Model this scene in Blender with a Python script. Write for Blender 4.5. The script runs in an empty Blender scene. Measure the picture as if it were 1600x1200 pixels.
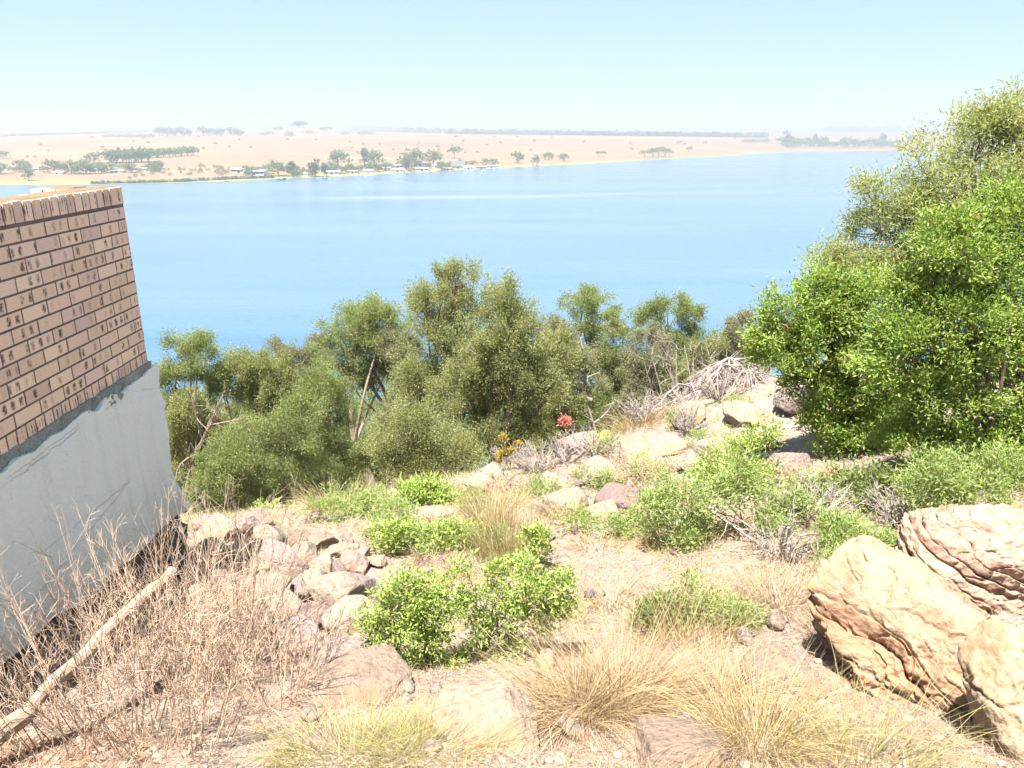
import bpy, bmesh, math, random
import numpy as np
R = math.radians
C = bpy.context.scene.collection
sc = bpy.context.scene
rng = np.random.default_rng(7)
random.seed(7)

# ------------------------------------------------------------------ camera
PITCH = R(18.2); F = 1200.0
cam_d = bpy.data.cameras.new('camera'); cam = bpy.data.objects.new('camera', cam_d); C.objects.link(cam)
cam.location = (0, 0, 0); cam.rotation_euler = (R(90) - PITCH, 0, 0)
cam_d.sensor_fit = 'HORIZONTAL'; cam_d.angle = 2 * math.atan(800 / F)
cam_d.clip_start = 0.05; cam_d.clip_end = 60000
sc.camera = cam
# ------------------------------------------------------------------ sky, sun, exposure
SUN = np.array([-0.16, -0.30, 1.0]); SUN /= np.linalg.norm(SUN)
w = bpy.data.worlds.new("World"); sc.world = w; w.use_nodes = True
nt = w.node_tree; bg = nt.nodes['Background']
sky = nt.nodes.new('ShaderNodeTexSky'); sky.sky_type = 'NISHITA'; sky.sun_disc = False
sky.sun_elevation = math.asin(SUN[2]); sky.sun_rotation = math.atan2(SUN[0], SUN[1])
sky.altitude = 1500; sky.air_density = 1.0; sky.dust_density = 0.45; sky.ozone_density = 1.0
veil = nt.nodes.new('ShaderNodeMix'); veil.data_type = 'RGBA'; veil.inputs[0].default_value = .72
nt.links.new(sky.outputs[0], veil.inputs[6]); veil.inputs[7].default_value = (2.28, 3.22, 3.82, 1)
nt.links.new(veil.outputs[2], bg.inputs[0]); bg.inputs[1].default_value = 0.05
sun_d = bpy.data.lights.new('sun', 'SUN'); sun_d.energy = 4.7; sun_d.angle = R(0.5); sun_d.color = (1, .96, .90)
sun = bpy.data.objects.new('sun', sun_d); C.objects.link(sun); sun.location = (0, -5, 40)
sun.rotation_euler = (math.acos(SUN[2]), 0, math.atan2(SUN[1], SUN[0]) + math.pi / 2)
sc.view_settings.view_transform = 'Standard'; sc.view_settings.look = 'None'
sc.view_settings.exposure = 2.25; sc.view_settings.gamma = 1; sc.view_settings.use_curve_mapping = False
sc.render.engine = 'CYCLES'
cy = sc.cycles
cy.use_denoising = True; cy.max_bounces = 8; cy.diffuse_bounces = 4; cy.glossy_bounces = 2; cy.transmission_bounces = 4
cy.volume_bounces = 0; cy.transparent_max_bounces = 4; cy.use_adaptive_sampling = True; cy.adaptive_threshold = 0.02
cy.caustics_reflective = False; cy.caustics_refractive = False

# ------------------------------------------------------------------ helpers
cp, sp_ = math.cos(PITCH), math.sin(PITCH)
def ray(px, py):
    xc = (px - 800) / F; yc = (600 - py) / F
    f = yc * sp_ + cp; u = yc * cp - sp_
    return xc / f, u / f
def at(px, py, D):
    l, u = ray(px, py)
    return np.array([l * D, D, u * D])
def tag(o, label=None, cat=None, group=None, kind=None):
    if label: o['label'] = label
    if cat: o['category'] = cat
    if group: o['group'] = group
    if kind: o['kind'] = kind
    return o
def empty(name, loc, label, cat, group=None):
    o = bpy.data.objects.new(name, None); C.objects.link(o); o.location = tuple(map(float, loc))
    o.empty_display_size = .2
    return tag(o, label, cat, group)

class MB:
    """collects vertices and faces, links them as ONE mesh object"""
    def __init__(s): s.v = []; s.f = {3: [], 4: []}; s.r = {3: [], 4: []}; s.n = 0
    def add(s, V, Fc, rnd=None):
        V = np.asarray(V, float); Fc = np.asarray(Fc, np.int64)
        k = Fc.shape[1]
        s.v.append(V); s.f[k].append(Fc + s.n); s.n += len(V)
        if rnd is None: rnd = rng.random()
        s.r[k].append(np.full(len(Fc), rnd) if np.isscalar(rnd) else np.asarray(rnd))
    def box(s, lo, hi, rnd=None, jit=0):
        lo = np.array(lo, float); hi = np.array(hi, float)
        V = np.array([[x, y, z] for x in (0, 1) for y in (0, 1) for z in (0, 1)]) * (hi - lo) + lo
        if jit: V += rng.normal(0, jit, V.shape)
        s.add(V, [[0, 1, 3, 2], [4, 6, 7, 5], [0, 4, 5, 1], [2, 3, 7, 6], [0, 2, 6, 4], [1, 5, 7, 3]], rnd)
    def tube(s, P, r, sides=5, rnd=None):
        P = np.asarray(P, float); n = len(P)
        r = np.broadcast_to(np.asarray(r, float), (n,))
        T = np.gradient(P, axis=0); T /= np.linalg.norm(T, axis=1)[:, None] + 1e-9
        ref = np.array([0.31, 0.17, .93]) if abs(T[0][2]) < .9 else np.array([.9, .3, .1])
        A = np.cross(T, ref); A /= np.linalg.norm(A, axis=1)[:, None] + 1e-9
        B = np.cross(T, A)
        a = np.linspace(0, 2 * np.pi, sides, endpoint=False)
        V = P[:, None] + r[:, None, None] * (A[:, None] * np.cos(a)[None, :, None] + B[:, None] * np.sin(a)[None, :, None])
        V = V.reshape(-1, 3)
        i = np.arange(n - 1)[:, None] * sides; j = np.arange(sides)[None]
        k = (j + 1) % sides
        Fc = np.stack([i + j, i + k, i + sides + k, i + sides + j], -1).reshape(-1, 4)
        s.add(V, Fc, rnd)
        if sides == 4:
            s.add(V[-4:], [[0, 1, 2, 3]], rnd); s.add(V[:4], [[3, 2, 1, 0]], rnd)
        elif sides > 4:
            for E in (V[-sides:], V[:sides][::-1]):
                c = E.mean(0); m = len(E)
                s.add(np.vstack([E, c]), [[q, (q + 1) % m, m] for q in range(m)], rnd)
    def build(s, name, mat, parent=None, smooth=False, origin=None):
        V = np.vstack(s.v)
        if origin is not None: V = V - np.asarray(origin)
        f3 = np.vstack(s.f[3]) if s.f[3] else np.zeros((0, 3), int); f4 = np.vstack(s.f[4]) if s.f[4] else np.zeros((0, 4), int)
        r = np.concatenate([np.concatenate(s.r[k]) if s.r[k] else np.zeros(0) for k in (3, 4)])
        return link_mesh(name, V, f3, f4, r, mat, parent, smooth, origin)
def link_mesh(name, V, f3, f4, r, mat, parent=None, smooth=False, origin=None):
    me = bpy.data.meshes.new(name)
    me.vertices.add(len(V)); me.vertices.foreach_set('co', V.astype(np.float32).ravel())
    nl = f3.size + f4.size
    me.loops.add(nl); me.loops.foreach_set('vertex_index', np.concatenate([f3.ravel(), f4.ravel()]).astype(np.int32))
    nf = len(f3) + len(f4)
    me.polygons.add(nf)
    st = np.concatenate([np.arange(len(f3)) * 3, f3.size + np.arange(len(f4)) * 4])
    me.polygons.foreach_set('loop_start', st.astype(np.int32))
    me.polygons.foreach_set('use_smooth', np.full(nf, bool(smooth)))
    at_ = me.attributes.new('rnd', 'FLOAT', 'FACE'); at_.data.foreach_set('value', r.astype(np.float32))
    me.update(calc_edges=True); me.materials.append(mat)
    o = bpy.data.objects.new(name, me); C.objects.link(o)
    if parent is not None: o.parent = parent
    elif origin is not None: o.location = tuple(map(float, origin))
    return o
def thing_mesh(mb, name, mat, label, cat, origin, group=None, kind=None, smooth=False):
    return tag(mb.build(name, mat, None, smooth, origin), label, cat, group, kind)

# vectorised value noise
def _h(i, j, k, s):
    n = (i * 374761393 + j * 668265263 + k * 1274126177 + s * 974634777) & 0xffffffff
    n = ((n ^ (n >> 13)) * 1274126177) & 0xffffffff
    n = ((n ^ (n >> 15)) * 2246822519) & 0xffffffff
    return ((n ^ (n >> 16)) & 0xffff) / 65535.0
def vnoise(P, s=0):
    P = np.asarray(P, float); I = np.floor(P).astype(np.int64); f = P - I; f = f * f * (3 - 2 * f)
    out = 0
    for a in (0, 1):
        for b in (0, 1):
            for c in (0, 1):
                wgt = (f[..., 0] if a else 1 - f[..., 0]) * (f[..., 1] if b else 1 - f[..., 1]) * (f[..., 2] if c else 1 - f[..., 2])
                out = out + wgt * _h(I[..., 0] + a, I[..., 1] + b, I[..., 2] + c, s)
    return out
def fbm(P, o=4, s=0, g=.5):
    P = np.asarray(P, float); a = 1; t = 0; n = 0
    for k in range(o):
        t = t + a * vnoise(P * (2 ** k) + 17.3 * k, s + k); n += a; a *= g
    return t / n * 2 - 1
def unit(V): return V / (np.linalg.norm(V, axis=-1, keepdims=True) + 1e-9)
def smooth01(x): x = np.clip(x, 0, 1); return x * x * (3 - 2 * x)

# ------------------------------------------------------------------ materials
def newmat(name):
    m = bpy.data.materials.new(name); m.use_nodes = True
    n = m.node_tree.nodes; l = m.node_tree.links
    return m, n, l, n['Principled BSDF']
def ramp(n, stops):
    r = n.new('ShaderNodeValToRGB'); e = r.color_ramp.elements
    while len(e) > 1: e.remove(e[-1])
    e[0].position = stops[0][0]; e[0].color = (*stops[0][1], 1)
    for p, c in stops[1:]:
        q = e.new(p); q.color = (*c, 1)
    return r
def noise(n, l, vec, scale, detail=4, rough=.55, dist=0):
    t = n.new('ShaderNodeTexNoise'); t.inputs['Scale'].default_value = scale; t.inputs['Detail'].default_value = detail
    t.inputs['Roughness'].default_value = rough; t.inputs['Distortion'].default_value = dist
    if vec is not None: l.new(vec, t.inputs['Vector'])
    return t
def mixc(n, l, fac, a, b, mode='MIX'):
    x = n.new('ShaderNodeMix'); x.data_type = 'RGBA'; x.blend_type = mode
    for sock, v in ((x.inputs[0], fac), (x.inputs[6], a), (x.inputs[7], b)):
        if isinstance(v, (int, float)): sock.default_value = v
        elif isinstance(v, tuple): sock.default_value = (*v, 1)
        else: l.new(v, sock)
    return x.outputs[2]
def bump(n, l, h, strength, dist, bsdf):
    b = n.new('ShaderNodeBump'); b.inputs['Strength'].default_value = strength; b.inputs['Distance'].default_value = dist
    l.new(h, b.inputs['Height']); l.new(b.outputs[0], bsdf.inputs['Normal']); return b
def objco(n): return n.new('ShaderNodeTexCoord').outputs['Object']
def attr(n, name='rnd'):
    a = n.new('ShaderNodeAttribute'); a.attribute_name = name; return a.outputs['Fac']

def leafmat(name, cols, trans=.45, rough=.5, dry=(.24, .19, .09)):
    m, n, l, b = newmat(name)
    k = len(cols)
    st_ = [(.93 * i / max(1, k - 1), c) for i, c in enumerate(cols)]
    if dry: st_ += [(.97, cols[-1]), (1, dry)]
    r = ramp(n, st_); l.new(attr(n), r.inputs[0])
    l.new(r.outputs[0], b.inputs['Base Color']); b.inputs['Roughness'].default_value = rough
    b.inputs['Specular IOR Level'].default_value = .35
    if trans:
        t = n.new('ShaderNodeBsdfTranslucent')
        l.new(mixc(n, l, 1.0, r.outputs[0], (1.25, 1.15, .6), 'MULTIPLY'), t.inputs[0])
        x = n.new('ShaderNodeMixShader'); x.inputs[0].default_value = trans
        l.new(b.outputs[0], x.inputs[1]); l.new(t.outputs[0], x.inputs[2])
        l.new(x.outputs[0], n['Material Output'].inputs[0])
    return m
def woodmat(name, cols, scale=30):
    m, n, l, b = newmat(name)
    co = objco(n); t = noise(n, l, co, scale, 5)
    r = ramp(n, [(.3, cols[0]), (.7, cols[1])]); l.new(t.outputs[0], r.inputs[0])
    c = mixc(n, l, attr(n), r.outputs[0], cols[2])
    l.new(c, b.inputs['Base Color']); b.inputs['Roughness'].default_value = .85
    bump(n, l, t.outputs[0], .5, .01, b)
    return m
def rockmat(name, pale, mid, dark, stain, scale=1.0, lichen=None, bumpd=.03, strata=0, random_tint=True):
    m, n, l, b = newmat(name)
    co = objco(n)
    a = noise(n, l, co, 2.2 * scale, 6, .6); c = noise(n, l, co, 14 * scale, 6, .65); d = noise(n, l, co, 1.1 * scale, 3)
    r = ramp(n, [(.3, mid), (.5, pale), (.75, pale)]); l.new(a.outputs[0], r.inputs[0])
    r2 = ramp(n, [(.34, (1, 1, 1)), (.5, (0, 0, 0))]); l.new(c.outputs[0], r2.inputs[0])
    col = mixc(n, l, r2.outputs[0], r.outputs[0], dark)
    r3 = ramp(n, [(.5, (0, 0, 0)), (.66, (1, 1, 1))]); l.new(d.outputs[0], r3.inputs[0])
    col = mixc(n, l, r3.outputs[0], col, stain)
    if lichen:
        e = noise(n, l, co, 5 * scale, 5, .6); r4 = ramp(n, [(.63, (0, 0, 0)), (.68, (1, 1, 1))]); l.new(e.outputs[0], r4.inputs[0])
        col = mixc(n, l, r4.outputs[0], col, lichen)
    if random_tint:
        oi = n.new('ShaderNodeObjectInfo')
        rr = ramp(n, [(0, (.80, .72, .68)), (.5, (1, 1, 1)), (1, (1.08, 1.0, .9))]); l.new(oi.outputs['Random'], rr.inputs[0])
        col = mixc(n, l, 1.0, col, rr.outputs[0], 'MULTIPLY')
    l.new(col, b.inputs['Base Color']); b.inputs['Roughness'].default_value = .9; b.inputs['Specular IOR Level'].default_value = .2
    h = n.new('ShaderNodeMath'); h.operation = 'ADD'; l.new(a.outputs[0], h.inputs[0]); l.new(c.outputs[0], h.inputs[1])
    bump(n, l, h.outputs[0], .8, bumpd, b)
    return m
def plainmat(name, col, rough=.7, vary=.15, scale=8):
    m, n, l, b = newmat(name)
    t = noise(n, l, objco(n), scale, 4)
    l.new(mixc(n, l, t.outputs[0], tuple(c * (1 - vary) for c in col), tuple(min(1, c * (1 + vary)) for c in col)), b.inputs['Base Color'])
    b.inputs['Roughness'].default_value = rough
    return m

# ------------------------------------------------------------------ terrain of the near hillside
LAKE = -47.0
GP = [  # pixel, pixel, distance: where the slope is seen
    (750,1200,2.3),(750,1100,3.2),(750,1000,4.2),(750,900,5.5),(750,800,7.6),(760,760,9.2),
    (1050,640,14),(1050,700,10.6),(1050,800,7.2),(1050,900,5.3),(1050,1000,4.1),(1050,1100,3.1),(1050,1200,2.3),
    (1250,595,14.5),(1250,700,9),(1250,800,6.3),(1250,900,4.8),(1250,1000,3.7),(1200,1100,3.0),
    (450,815,7.5),(450,900,5.6),(450,1000,4.2),(450,1100,3.2),(450,1200,2.4),
    (300,900,5.3),(330,830,6.8),(150,950,4.2),(0,1200,2.2),(0,1060,3.3),(200,1150,2.7),
    (950,685,12.5),(850,720,10.8),(900,780,8.3),(1180,600,14.5),(1450,800,6.4),(1590,800,6.0),(1590,1000,3.6),(1450,1150,2.8),(1590,1190,2.3),
    (560,790,8.6),(650,770,9.0)]
W = [at(*g) for g in GP]
W += [np.array(p, float) for p in [
    (-5,14,-7.6),(-4,18,-9.2),(-4.8,22,-10.9),(0,15,-7.8),(1,18,-9.6),(3,18,-9.0),(0,24,-13),(4,24,-12.5),(-8,15,-8.5),(-10,25,-14),(-9,11,-6.5),
    (8,20,-8.0),(9,14,-4.3),(9,9,-3.3),(8,6,-2.8),(6,3,-2.2),(12,25,-12),(16,16,-5),(20,10,-3.5),(14,4,-2.3),
    (0,35,-19),(-15,35,-20),(15,35,-18),(0,60,-34),(-30,60,-34),(30,60,-33),(0,100,-53),(-50,100,-54),(60,100,-52),
    (-3.2,2,-2.2),(-4,5,-3.0),(-4,0,-1.9),(-8,3,-2.6),(-8,7,-4.2),(-14,4,-3),(-15,15,-8.6),(0,0.5,-1.75),(0,-4,-1.7),(5,-4,-1.6),(12,-4,-1.7),(-8,-4,-1.8),(2.2,1.2,-1.95),
    (30,20,-7),(35,0,-2.5),(-30,20,-12),(-30,0,-3),(40,45,-20),(-45,45,-26)]]
W = np.array(W)
def _phi(r): return np.sqrt(r * r + 1.0)
_A = _phi(np.linalg.norm(W[:, None, :2] - W[None, :, :2], axis=-1)) + np.eye(len(W)) * -0.02
_m = W[:, 2].mean(); _c = np.linalg.solve(_A, W[:, 2] - _m)
def H(x, y, detail=True):
    x = np.asarray(x, float); y = np.asarray(y, float); sh = np.broadcast(x, y).shape
    P = np.stack([np.broadcast_to(x, sh), np.broadcast_to(y, sh)], -1).reshape(-1, 2)
    out = np.empty(len(P))
    for i in range(0, len(P), 50000):
        q = P[i:i + 50000]
        out[i:i + 50000] = _phi(np.linalg.norm(q[:, None] - W[None, :, :2], axis=-1)) @ _c + _m
    if detail:
        P3 = np.column_stack([P, np.zeros(len(P))])
        k = np.clip(P[:, 1] / 12, .35, 3)
        out = out + .10 * k * fbm(P3 * .9, 4, 3) + .018 * fbm(P3 * 7, 3, 9) + .05 * np.maximum(0, fbm(P3 * 2.2, 3, 5))
    return out.reshape(sh)
def h1(x, y): return float(H(np.array([x]), np.array([y]))[0])
_DS = np.concatenate([np.linspace(1.2, 12, 160), np.linspace(12.2, 45, 120)])
def ground_at(px, py):
    l, u = ray(px, py)
    z = H(l * _DS, _DS); k = np.argmax(u * _DS < z)
    if u * _DS[k] >= z[k]: k = len(_DS) - 1
    D = _DS[k]; return np.array([l * D, D, z[k]])
def on_ground(px, D):
    l, _ = ray(px, 800); x = l * D
    return np.array([x, D, h1(x, D)])

# ------------------------------------------------------------------ ground sheet
def ground_material():
    m, n, l, b = newmat('dry_soil')
    co = objco(n)
    a = noise(n, l, co, .55, 5, .6); c = noise(n, l, co, 3.5, 6, .65); d = noise(n, l, co, 26, 5, .7); e = noise(n, l, co, .9, 3, .5, .5)
    r = ramp(n, [(.3, (0.206, 0.146, 0.119)), (.45, (0.226, 0.179, 0.151)), (.6, (0.258, 0.217, 0.182)), (.75, (0.236, 0.200, 0.195))]); l.new(a.outputs[0], r.inputs[0])
    r2 = ramp(n, [(.35, (0.185, 0.146, 0.138)), (.5, (0.236, 0.190, 0.157)), (.68, (0.299, 0.261, 0.226))]); l.new(c.outputs[0], r2.inputs[0])
    col = mixc(n, l, .55, r.outputs[0], r2.outputs[0])
    r3 = ramp(n, [(.56, (0, 0, 0)), (.68, (1, 1, 1))]); l.new(e.outputs[0], r3.inputs[0])
    col = mixc(n, l, r3.outputs[0], col, (0.268, 0.163, 0.106))
    r4 = ramp(n, [(.3, (.55, .5, .48)), (.5, (1, 1, 1)), (.7, (1.15, 1.12, 1.05))]); l.new(d.outputs[0], r4.inputs[0])
    col = mixc(n, l, 1.0, col, r4.outputs[0], 'MULTIPLY')
    l.new(col, b.inputs['Base Color']); b.inputs['Roughness'].default_value = .95; b.inputs['Specular IOR Level'].default_value = .1
    h = n.new('ShaderNodeMath'); h.operation = 'ADD'; l.new(c.outputs[0], h.inputs[0]); l.new(d.outputs[0], h.inputs[1])
    bump(n, l, h.outputs[0], .9, .03, b)
    return m
def grid_faces(nr, nc):
    i = np.arange(nr - 1)[:, None] * nc; j = np.arange(nc - 1)[None]
    return np.stack([i + j, i + j + 1, i + nc + j + 1, i + nc + j], -1).reshape(-1, 4)
def build_ground():
    ys = np.concatenate([np.linspace(-6, 1.2, 40), np.geomspace(1.25, 125, 420)])
    t = np.linspace(-1, 1, 460); t = np.sign(t) * (.6 * np.abs(t) + .4 * np.abs(t) ** 3)
    X = t[None] * (1.0 * np.maximum(ys, 0) + 12)[:, None]; Y = np.repeat(ys[:, None], len(t), 1)
    Z = np.maximum(H(X, Y), -50.5)
    V = np.stack([X, Y, Z], -1).reshape(-1, 3); f = grid_faces(*X.shape)
    o = link_mesh('ground', V, np.zeros((0, 3), int), f, np.zeros(len(f)), ground_material(), smooth=True)
    tag(o, kind='structure')
build_ground()

# ------------------------------------------------------------------ lake
def build_water():
    m, n, l, b = newmat('lake_water')
    co = objco(n)
    mp = n.new('ShaderNodeMapping'); l.new(co, mp.inputs[0]); mp.inputs['Scale'].default_value = (.16, .5, 1)
    a = noise(n, l, mp.outputs[0], 1.0, 5, .6)
    mp2 = n.new('ShaderNodeMapping'); l.new(co, mp2.inputs[0]); mp2.inputs['Scale'].default_value = (.0016, .010, 1)
    s = noise(n, l, mp2.outputs[0], 1.0, 4, .55, .6)
    rr = ramp(n, [(.35, (0, 0, 0)), (.65, (1, 1, 1))]); l.new(s.outputs[0], rr.inputs[0])
    # wake of a boat that has gone by: a long band of ruffled water
    sx = n.new('ShaderNodeSeparateXYZ'); l.new(co, sx.inputs[0])
    ln = n.new('ShaderNodeMath'); ln.operation = 'MULTIPLY_ADD'; l.new(sx.outputs[0], ln.inputs[0]); ln.inputs[1].default_value = -.19; l.new(sx.outputs[1], ln.inputs[2])
    wv = noise(n, l, co, .006, 2)
    wa = n.new('ShaderNodeMath'); wa.operation = 'MULTIPLY_ADD'; l.new(wv.outputs[0], wa.inputs[0]); wa.inputs[1].default_value = 26; l.new(ln.outputs[0], wa.inputs[2])
    wk = ramp(n, [(0, (0, 0, 0)), (.36, (0, 0, 0)), (.43, (.8, .8, .8)), (.5, (.1, .1, .1)), (.57, (1, 1, 1)), (.66, (0, 0, 0)), (1, (0, 0, 0))])
    mr = n.new('ShaderNodeMapRange'); l.new(wa.outputs[0], mr.inputs[0]); mr.inputs[1].default_value = 555; mr.inputs[2].default_value = 675; l.new(mr.outputs[0], wk.inputs[0])
    br = noise(n, l, mp2.outputs[0], 2.5, 3); brr = ramp(n, [(.4, (0, 0, 0)), (.62, (1, 1, 1))]); l.new(br.outputs[0], brr.inputs[0])
    wkf = mixc(n, l, 1.0, wk.outputs[0], brr.outputs[0], 'MULTIPLY')
    base = mixc(n, l, rr.outputs[0], (.036, .090, .145), (.074, .122, .174))
    base = mixc(n, l, wkf, base, (.15, .20, .25))
    l.new(base, b.inputs['Base Color'])
    rg = n.new('ShaderNodeMapRange'); l.new(rr.outputs[0], rg.inputs[0]); rg.inputs[3].default_value = .12; rg.inputs[4].default_value = .26
    l.new(rg.outputs[0], b.inputs['Roughness']); b.inputs['IOR'].default_value = 1.33
    bump(n, l, a.outputs[0], .35, .35, b)
    V = np.array([[-15000, 20, LAKE], [15000, 20, LAKE], [15000, 16000, LAKE], [-15000, 16000, LAKE]], float)
    o = link_mesh('water', V, np.zeros((0, 3), int), np.array([[0, 1, 2, 3]]), np.zeros(1), m)
    tag(o, kind='structure')
build_water()

# ------------------------------------------------------------------ far shore
SH = [(-500,300),(0,290),(150,289),(280,286),(400,281),(470,278),(560,274),(660,269),(780,263),(880,258),(1000,251),(1080,247),(1150,243),(1200,239),(1240,237.5),(1440,235),(2200,233)]
_sl = np.array([ray(*s)[0] for s in SH]); _sD = np.array([LAKE / ray(*s)[1] for s in SH])
def FH(x, y):
    x = np.asarray(x, float); y = np.asarray(y, float)
    lat = x / np.maximum(y, 1)
    D0 = np.interp(lat, _sl, _sD)
    P = np.stack([x, y, 0 * x], -1)
    d = y - D0 + 14 * fbm(P / 90, 3, 21)
    k = np.interp(lat, [-1, .1, .35, .6, 1], [1, 1, .92, .7, .7])
    z = LAKE + k * 46 * (1 - np.exp(-np.maximum(d, 0) / 1150)) + np.minimum(d, 0) * .05
    z = z + smooth01(d / 900) * 3.0 * fbm(P / 620, 4, 31)
    z = z + 22 * np.exp(-((x + 730) / 120) ** 2 - ((y - 2800) / 160) ** 2)
    z = z + smooth01((y - 4200) / 3000) * (10 + 22 * fbm(P / 2300, 3, 41))
    return np.maximum(z, -50.5)
def far_material():
    m, n, l, b = newmat('dry_veld')
    co = objco(n)
    mp = n.new('ShaderNodeMapping'); l.new(co, mp.inputs[0]); mp.inputs['Scale'].default_value = (.0011, .0032, 0)
    a = noise(n, l, mp.outputs[0], 1.0, 5, .55, .4)
    c = noise(n, l, co, .03, 4, .6); c2 = noise(n, l, co, .16, 3, .6)
    r = ramp(n, [(.3, (0.148, 0.104, 0.077)), (.42, (0.186, 0.133, 0.089)), (.52, (0.163, 0.112, 0.084)), (.62, (0.207, 0.155, 0.104)), (.72, (0.133, 0.097, 0.084))]); l.new(a.outputs[0], r.inputs[0])
    r2 = ramp(n, [(.3, (.82, .82, .8)), (.7, (1.1, 1.08, 1.0))]); l.new(c.outputs[0], r2.inputs[0])
    col = mixc(n, l, 1.0, r.outputs[0], r2.outputs[0], 'MULTIPLY')
    r5 = ramp(n, [(.62, (0, 0, 0)), (.72, (1, 1, 1))]); l.new(c2.outputs[0], r5.inputs[0])
    col = mixc(n, l, r5.outputs[0], col, (.10, .10, .06))
    # damp green reeds along the water's edge, by height
    sx = n.new('ShaderNodeSeparateXYZ'); l.new(co, sx.inputs[0])
    mr = n.new('ShaderNodeMapRange'); l.new(sx.outputs[2], mr.inputs[0]); mr.inputs[1].default_value = LAKE + .1; mr.inputs[2].default_value = LAKE + 2.6; mr.inputs[3].default_value = 1; mr.inputs[4].default_value = 0
    g = mixc(n, l, c.outputs[0], (0.104, 0.136, 0.048), (0.208, 0.200, 0.088))
    col = mixc(n, l, mr.outputs[0], col, g)
    l.new(col, b.inputs['Base Color']); b.inputs['Roughness'].default_value = 1; b.inputs['Specular IOR Level'].default_value = 0
    return m
def build_far():
    D = np.geomspace(600, 15000, 300); lat = np.linspace(-1.3, 1.3, 480)
    X = lat[None] * D[:, None]; Y = np.repeat(D[:, None], len(lat), 1); Z = FH(X, Y)
    V = np.stack([X, Y, Z], -1).reshape(-1, 3); f = grid_faces(*X.shape)
    o = link_mesh('far_plain', V, np.zeros((0, 3), int), f, np.zeros(len(f)), far_material(), smooth=True)
    tag(o, kind='structure')
build_far()
_FD = np.geomspace(650, 12000, 900)
def far_at(px, py):
    l, u = ray(px, py)
    z = FH(l * _FD, _FD); k = np.argmax((u * _FD < z) & (z > LAKE + .15))
    D = _FD[k]
    if k == 0: D = float(np.interp(l, _sl, _sD)) + 12; return np.array([l * D, D, float(FH(l * D, D))])
    return np.array([l * D, D, z[k]])

# ------------------------------------------------------------------ plant builders
def leaves(mb, P, A, L, Wd, fold=.25, rnd=None):
    """rhombic leaves: base point P, axis A (unit), length L, width Wd"""
    n = len(P)
    if n == 0: return
    Rr = unit(rng.normal(size=(n, 3))); S = unit(np.cross(A, Rr)); N = np.cross(S, A)
    L = np.broadcast_to(L, (n,))[:, None]; Wd = np.broadcast_to(Wd, (n,))[:, None]
    V = np.stack([P, P + A * L * .45 + S * Wd * .5 + N * Wd * fold, P + A * L, P + A * L * .45 - S * Wd * .5 + N * Wd * fold], 1).reshape(-1, 3)
    Fc = np.arange(n * 4).reshape(n, 4)
    mb.add(V, Fc, rng.random(n) if rnd is None else rnd)
def bez(a, b, bend, n=6):
    a = np.asarray(a, float); b = np.asarray(b, float); t = np.linspace(0, 1, n)[:, None]
    c = (a + b) / 2 + np.asarray(bend)
    return (1 - t) ** 2 * a + 2 * t * (1 - t) * c + t * t * b
def crown_points(lobes, n_clump, n_sprig, clump_k=.34, lump=.35, hollow=.5, seed=0):
    """lobes -> clumps -> sprigs. returns sprig points, outward dirs, clump centres"""
    lobes = np.asarray(lobes, float)
    vol = (lobes[:, 3] * lobes[:, 4] * lobes[:, 5]) ** (2 / 3); wt = vol / vol.sum()
    k = rng.choice(len(lobes), n_clump, p=wt)
    d = unit(rng.normal(size=(n_clump, 3))); d[:, 2] = np.where(d[:, 2] < -.5, -d[:, 2], d[:, 2])
    rad = hollow + (1 - hollow) * rng.random(n_clump) ** .5
    rad *= 1 + lump * 1.3 * fbm(d * 3.4 + lobes[k, :3] * .9, 3, seed)
    shoot = rng.random(n_clump) < .16; rad = np.where(shoot, rng.uniform(1.0, 1.28, n_clump), rad)
    cc = lobes[k, :3] + d * rad[:, None] * lobes[k, 3:6]
    cr = lobes[k, 3:6] * clump_k * (rng.uniform(.5, 1.3, (n_clump, 1)) * np.where(shoot, .5, 1)[:, None])
    q = np.repeat(np.arange(n_clump), n_sprig)
    o = unit(rng.normal(size=(len(q), 3))) * (rng.random(len(q)) ** .45)[:, None]
    ax = unit(d + [0, 0, .5]); o = o + ax[q] * (o * ax[q]).sum(1)[:, None] * np.where(shoot, 1.4, .35)[q][:, None]
    S = cc[q] + o * cr[q]
    out = unit(o * .7 + d[q] * .6 + np.array([0, 0, .35]))
    return S, out, cc, k
def foliage(mb, S, out, per, spread, L, Wd, droop=0, jitter=.7, ns=1):
    q = np.repeat(np.arange(len(S)), per)
    A = unit(out[q] + rng.normal(size=(len(q), 3)) * jitter + np.array([0, 0, -droop]))
    P = S[q] + rng.normal(size=(len(q), 3)) * spread
    base = np.repeat(.6 * np.repeat(rng.random(len(S) // ns + 1), ns)[:len(S)] + .4 * rng.random(len(S)), per)
    leaves(mb, P, A, L * rng.uniform(.4, 1.4, len(q)), Wd * rng.uniform(.5, 1.3, len(q)), rnd=np.where(rng.random(len(q)) < .035, 1.0, .93 * np.clip(base * .72 + rng.random(len(q)) * .28, 0, 1)))
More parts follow.
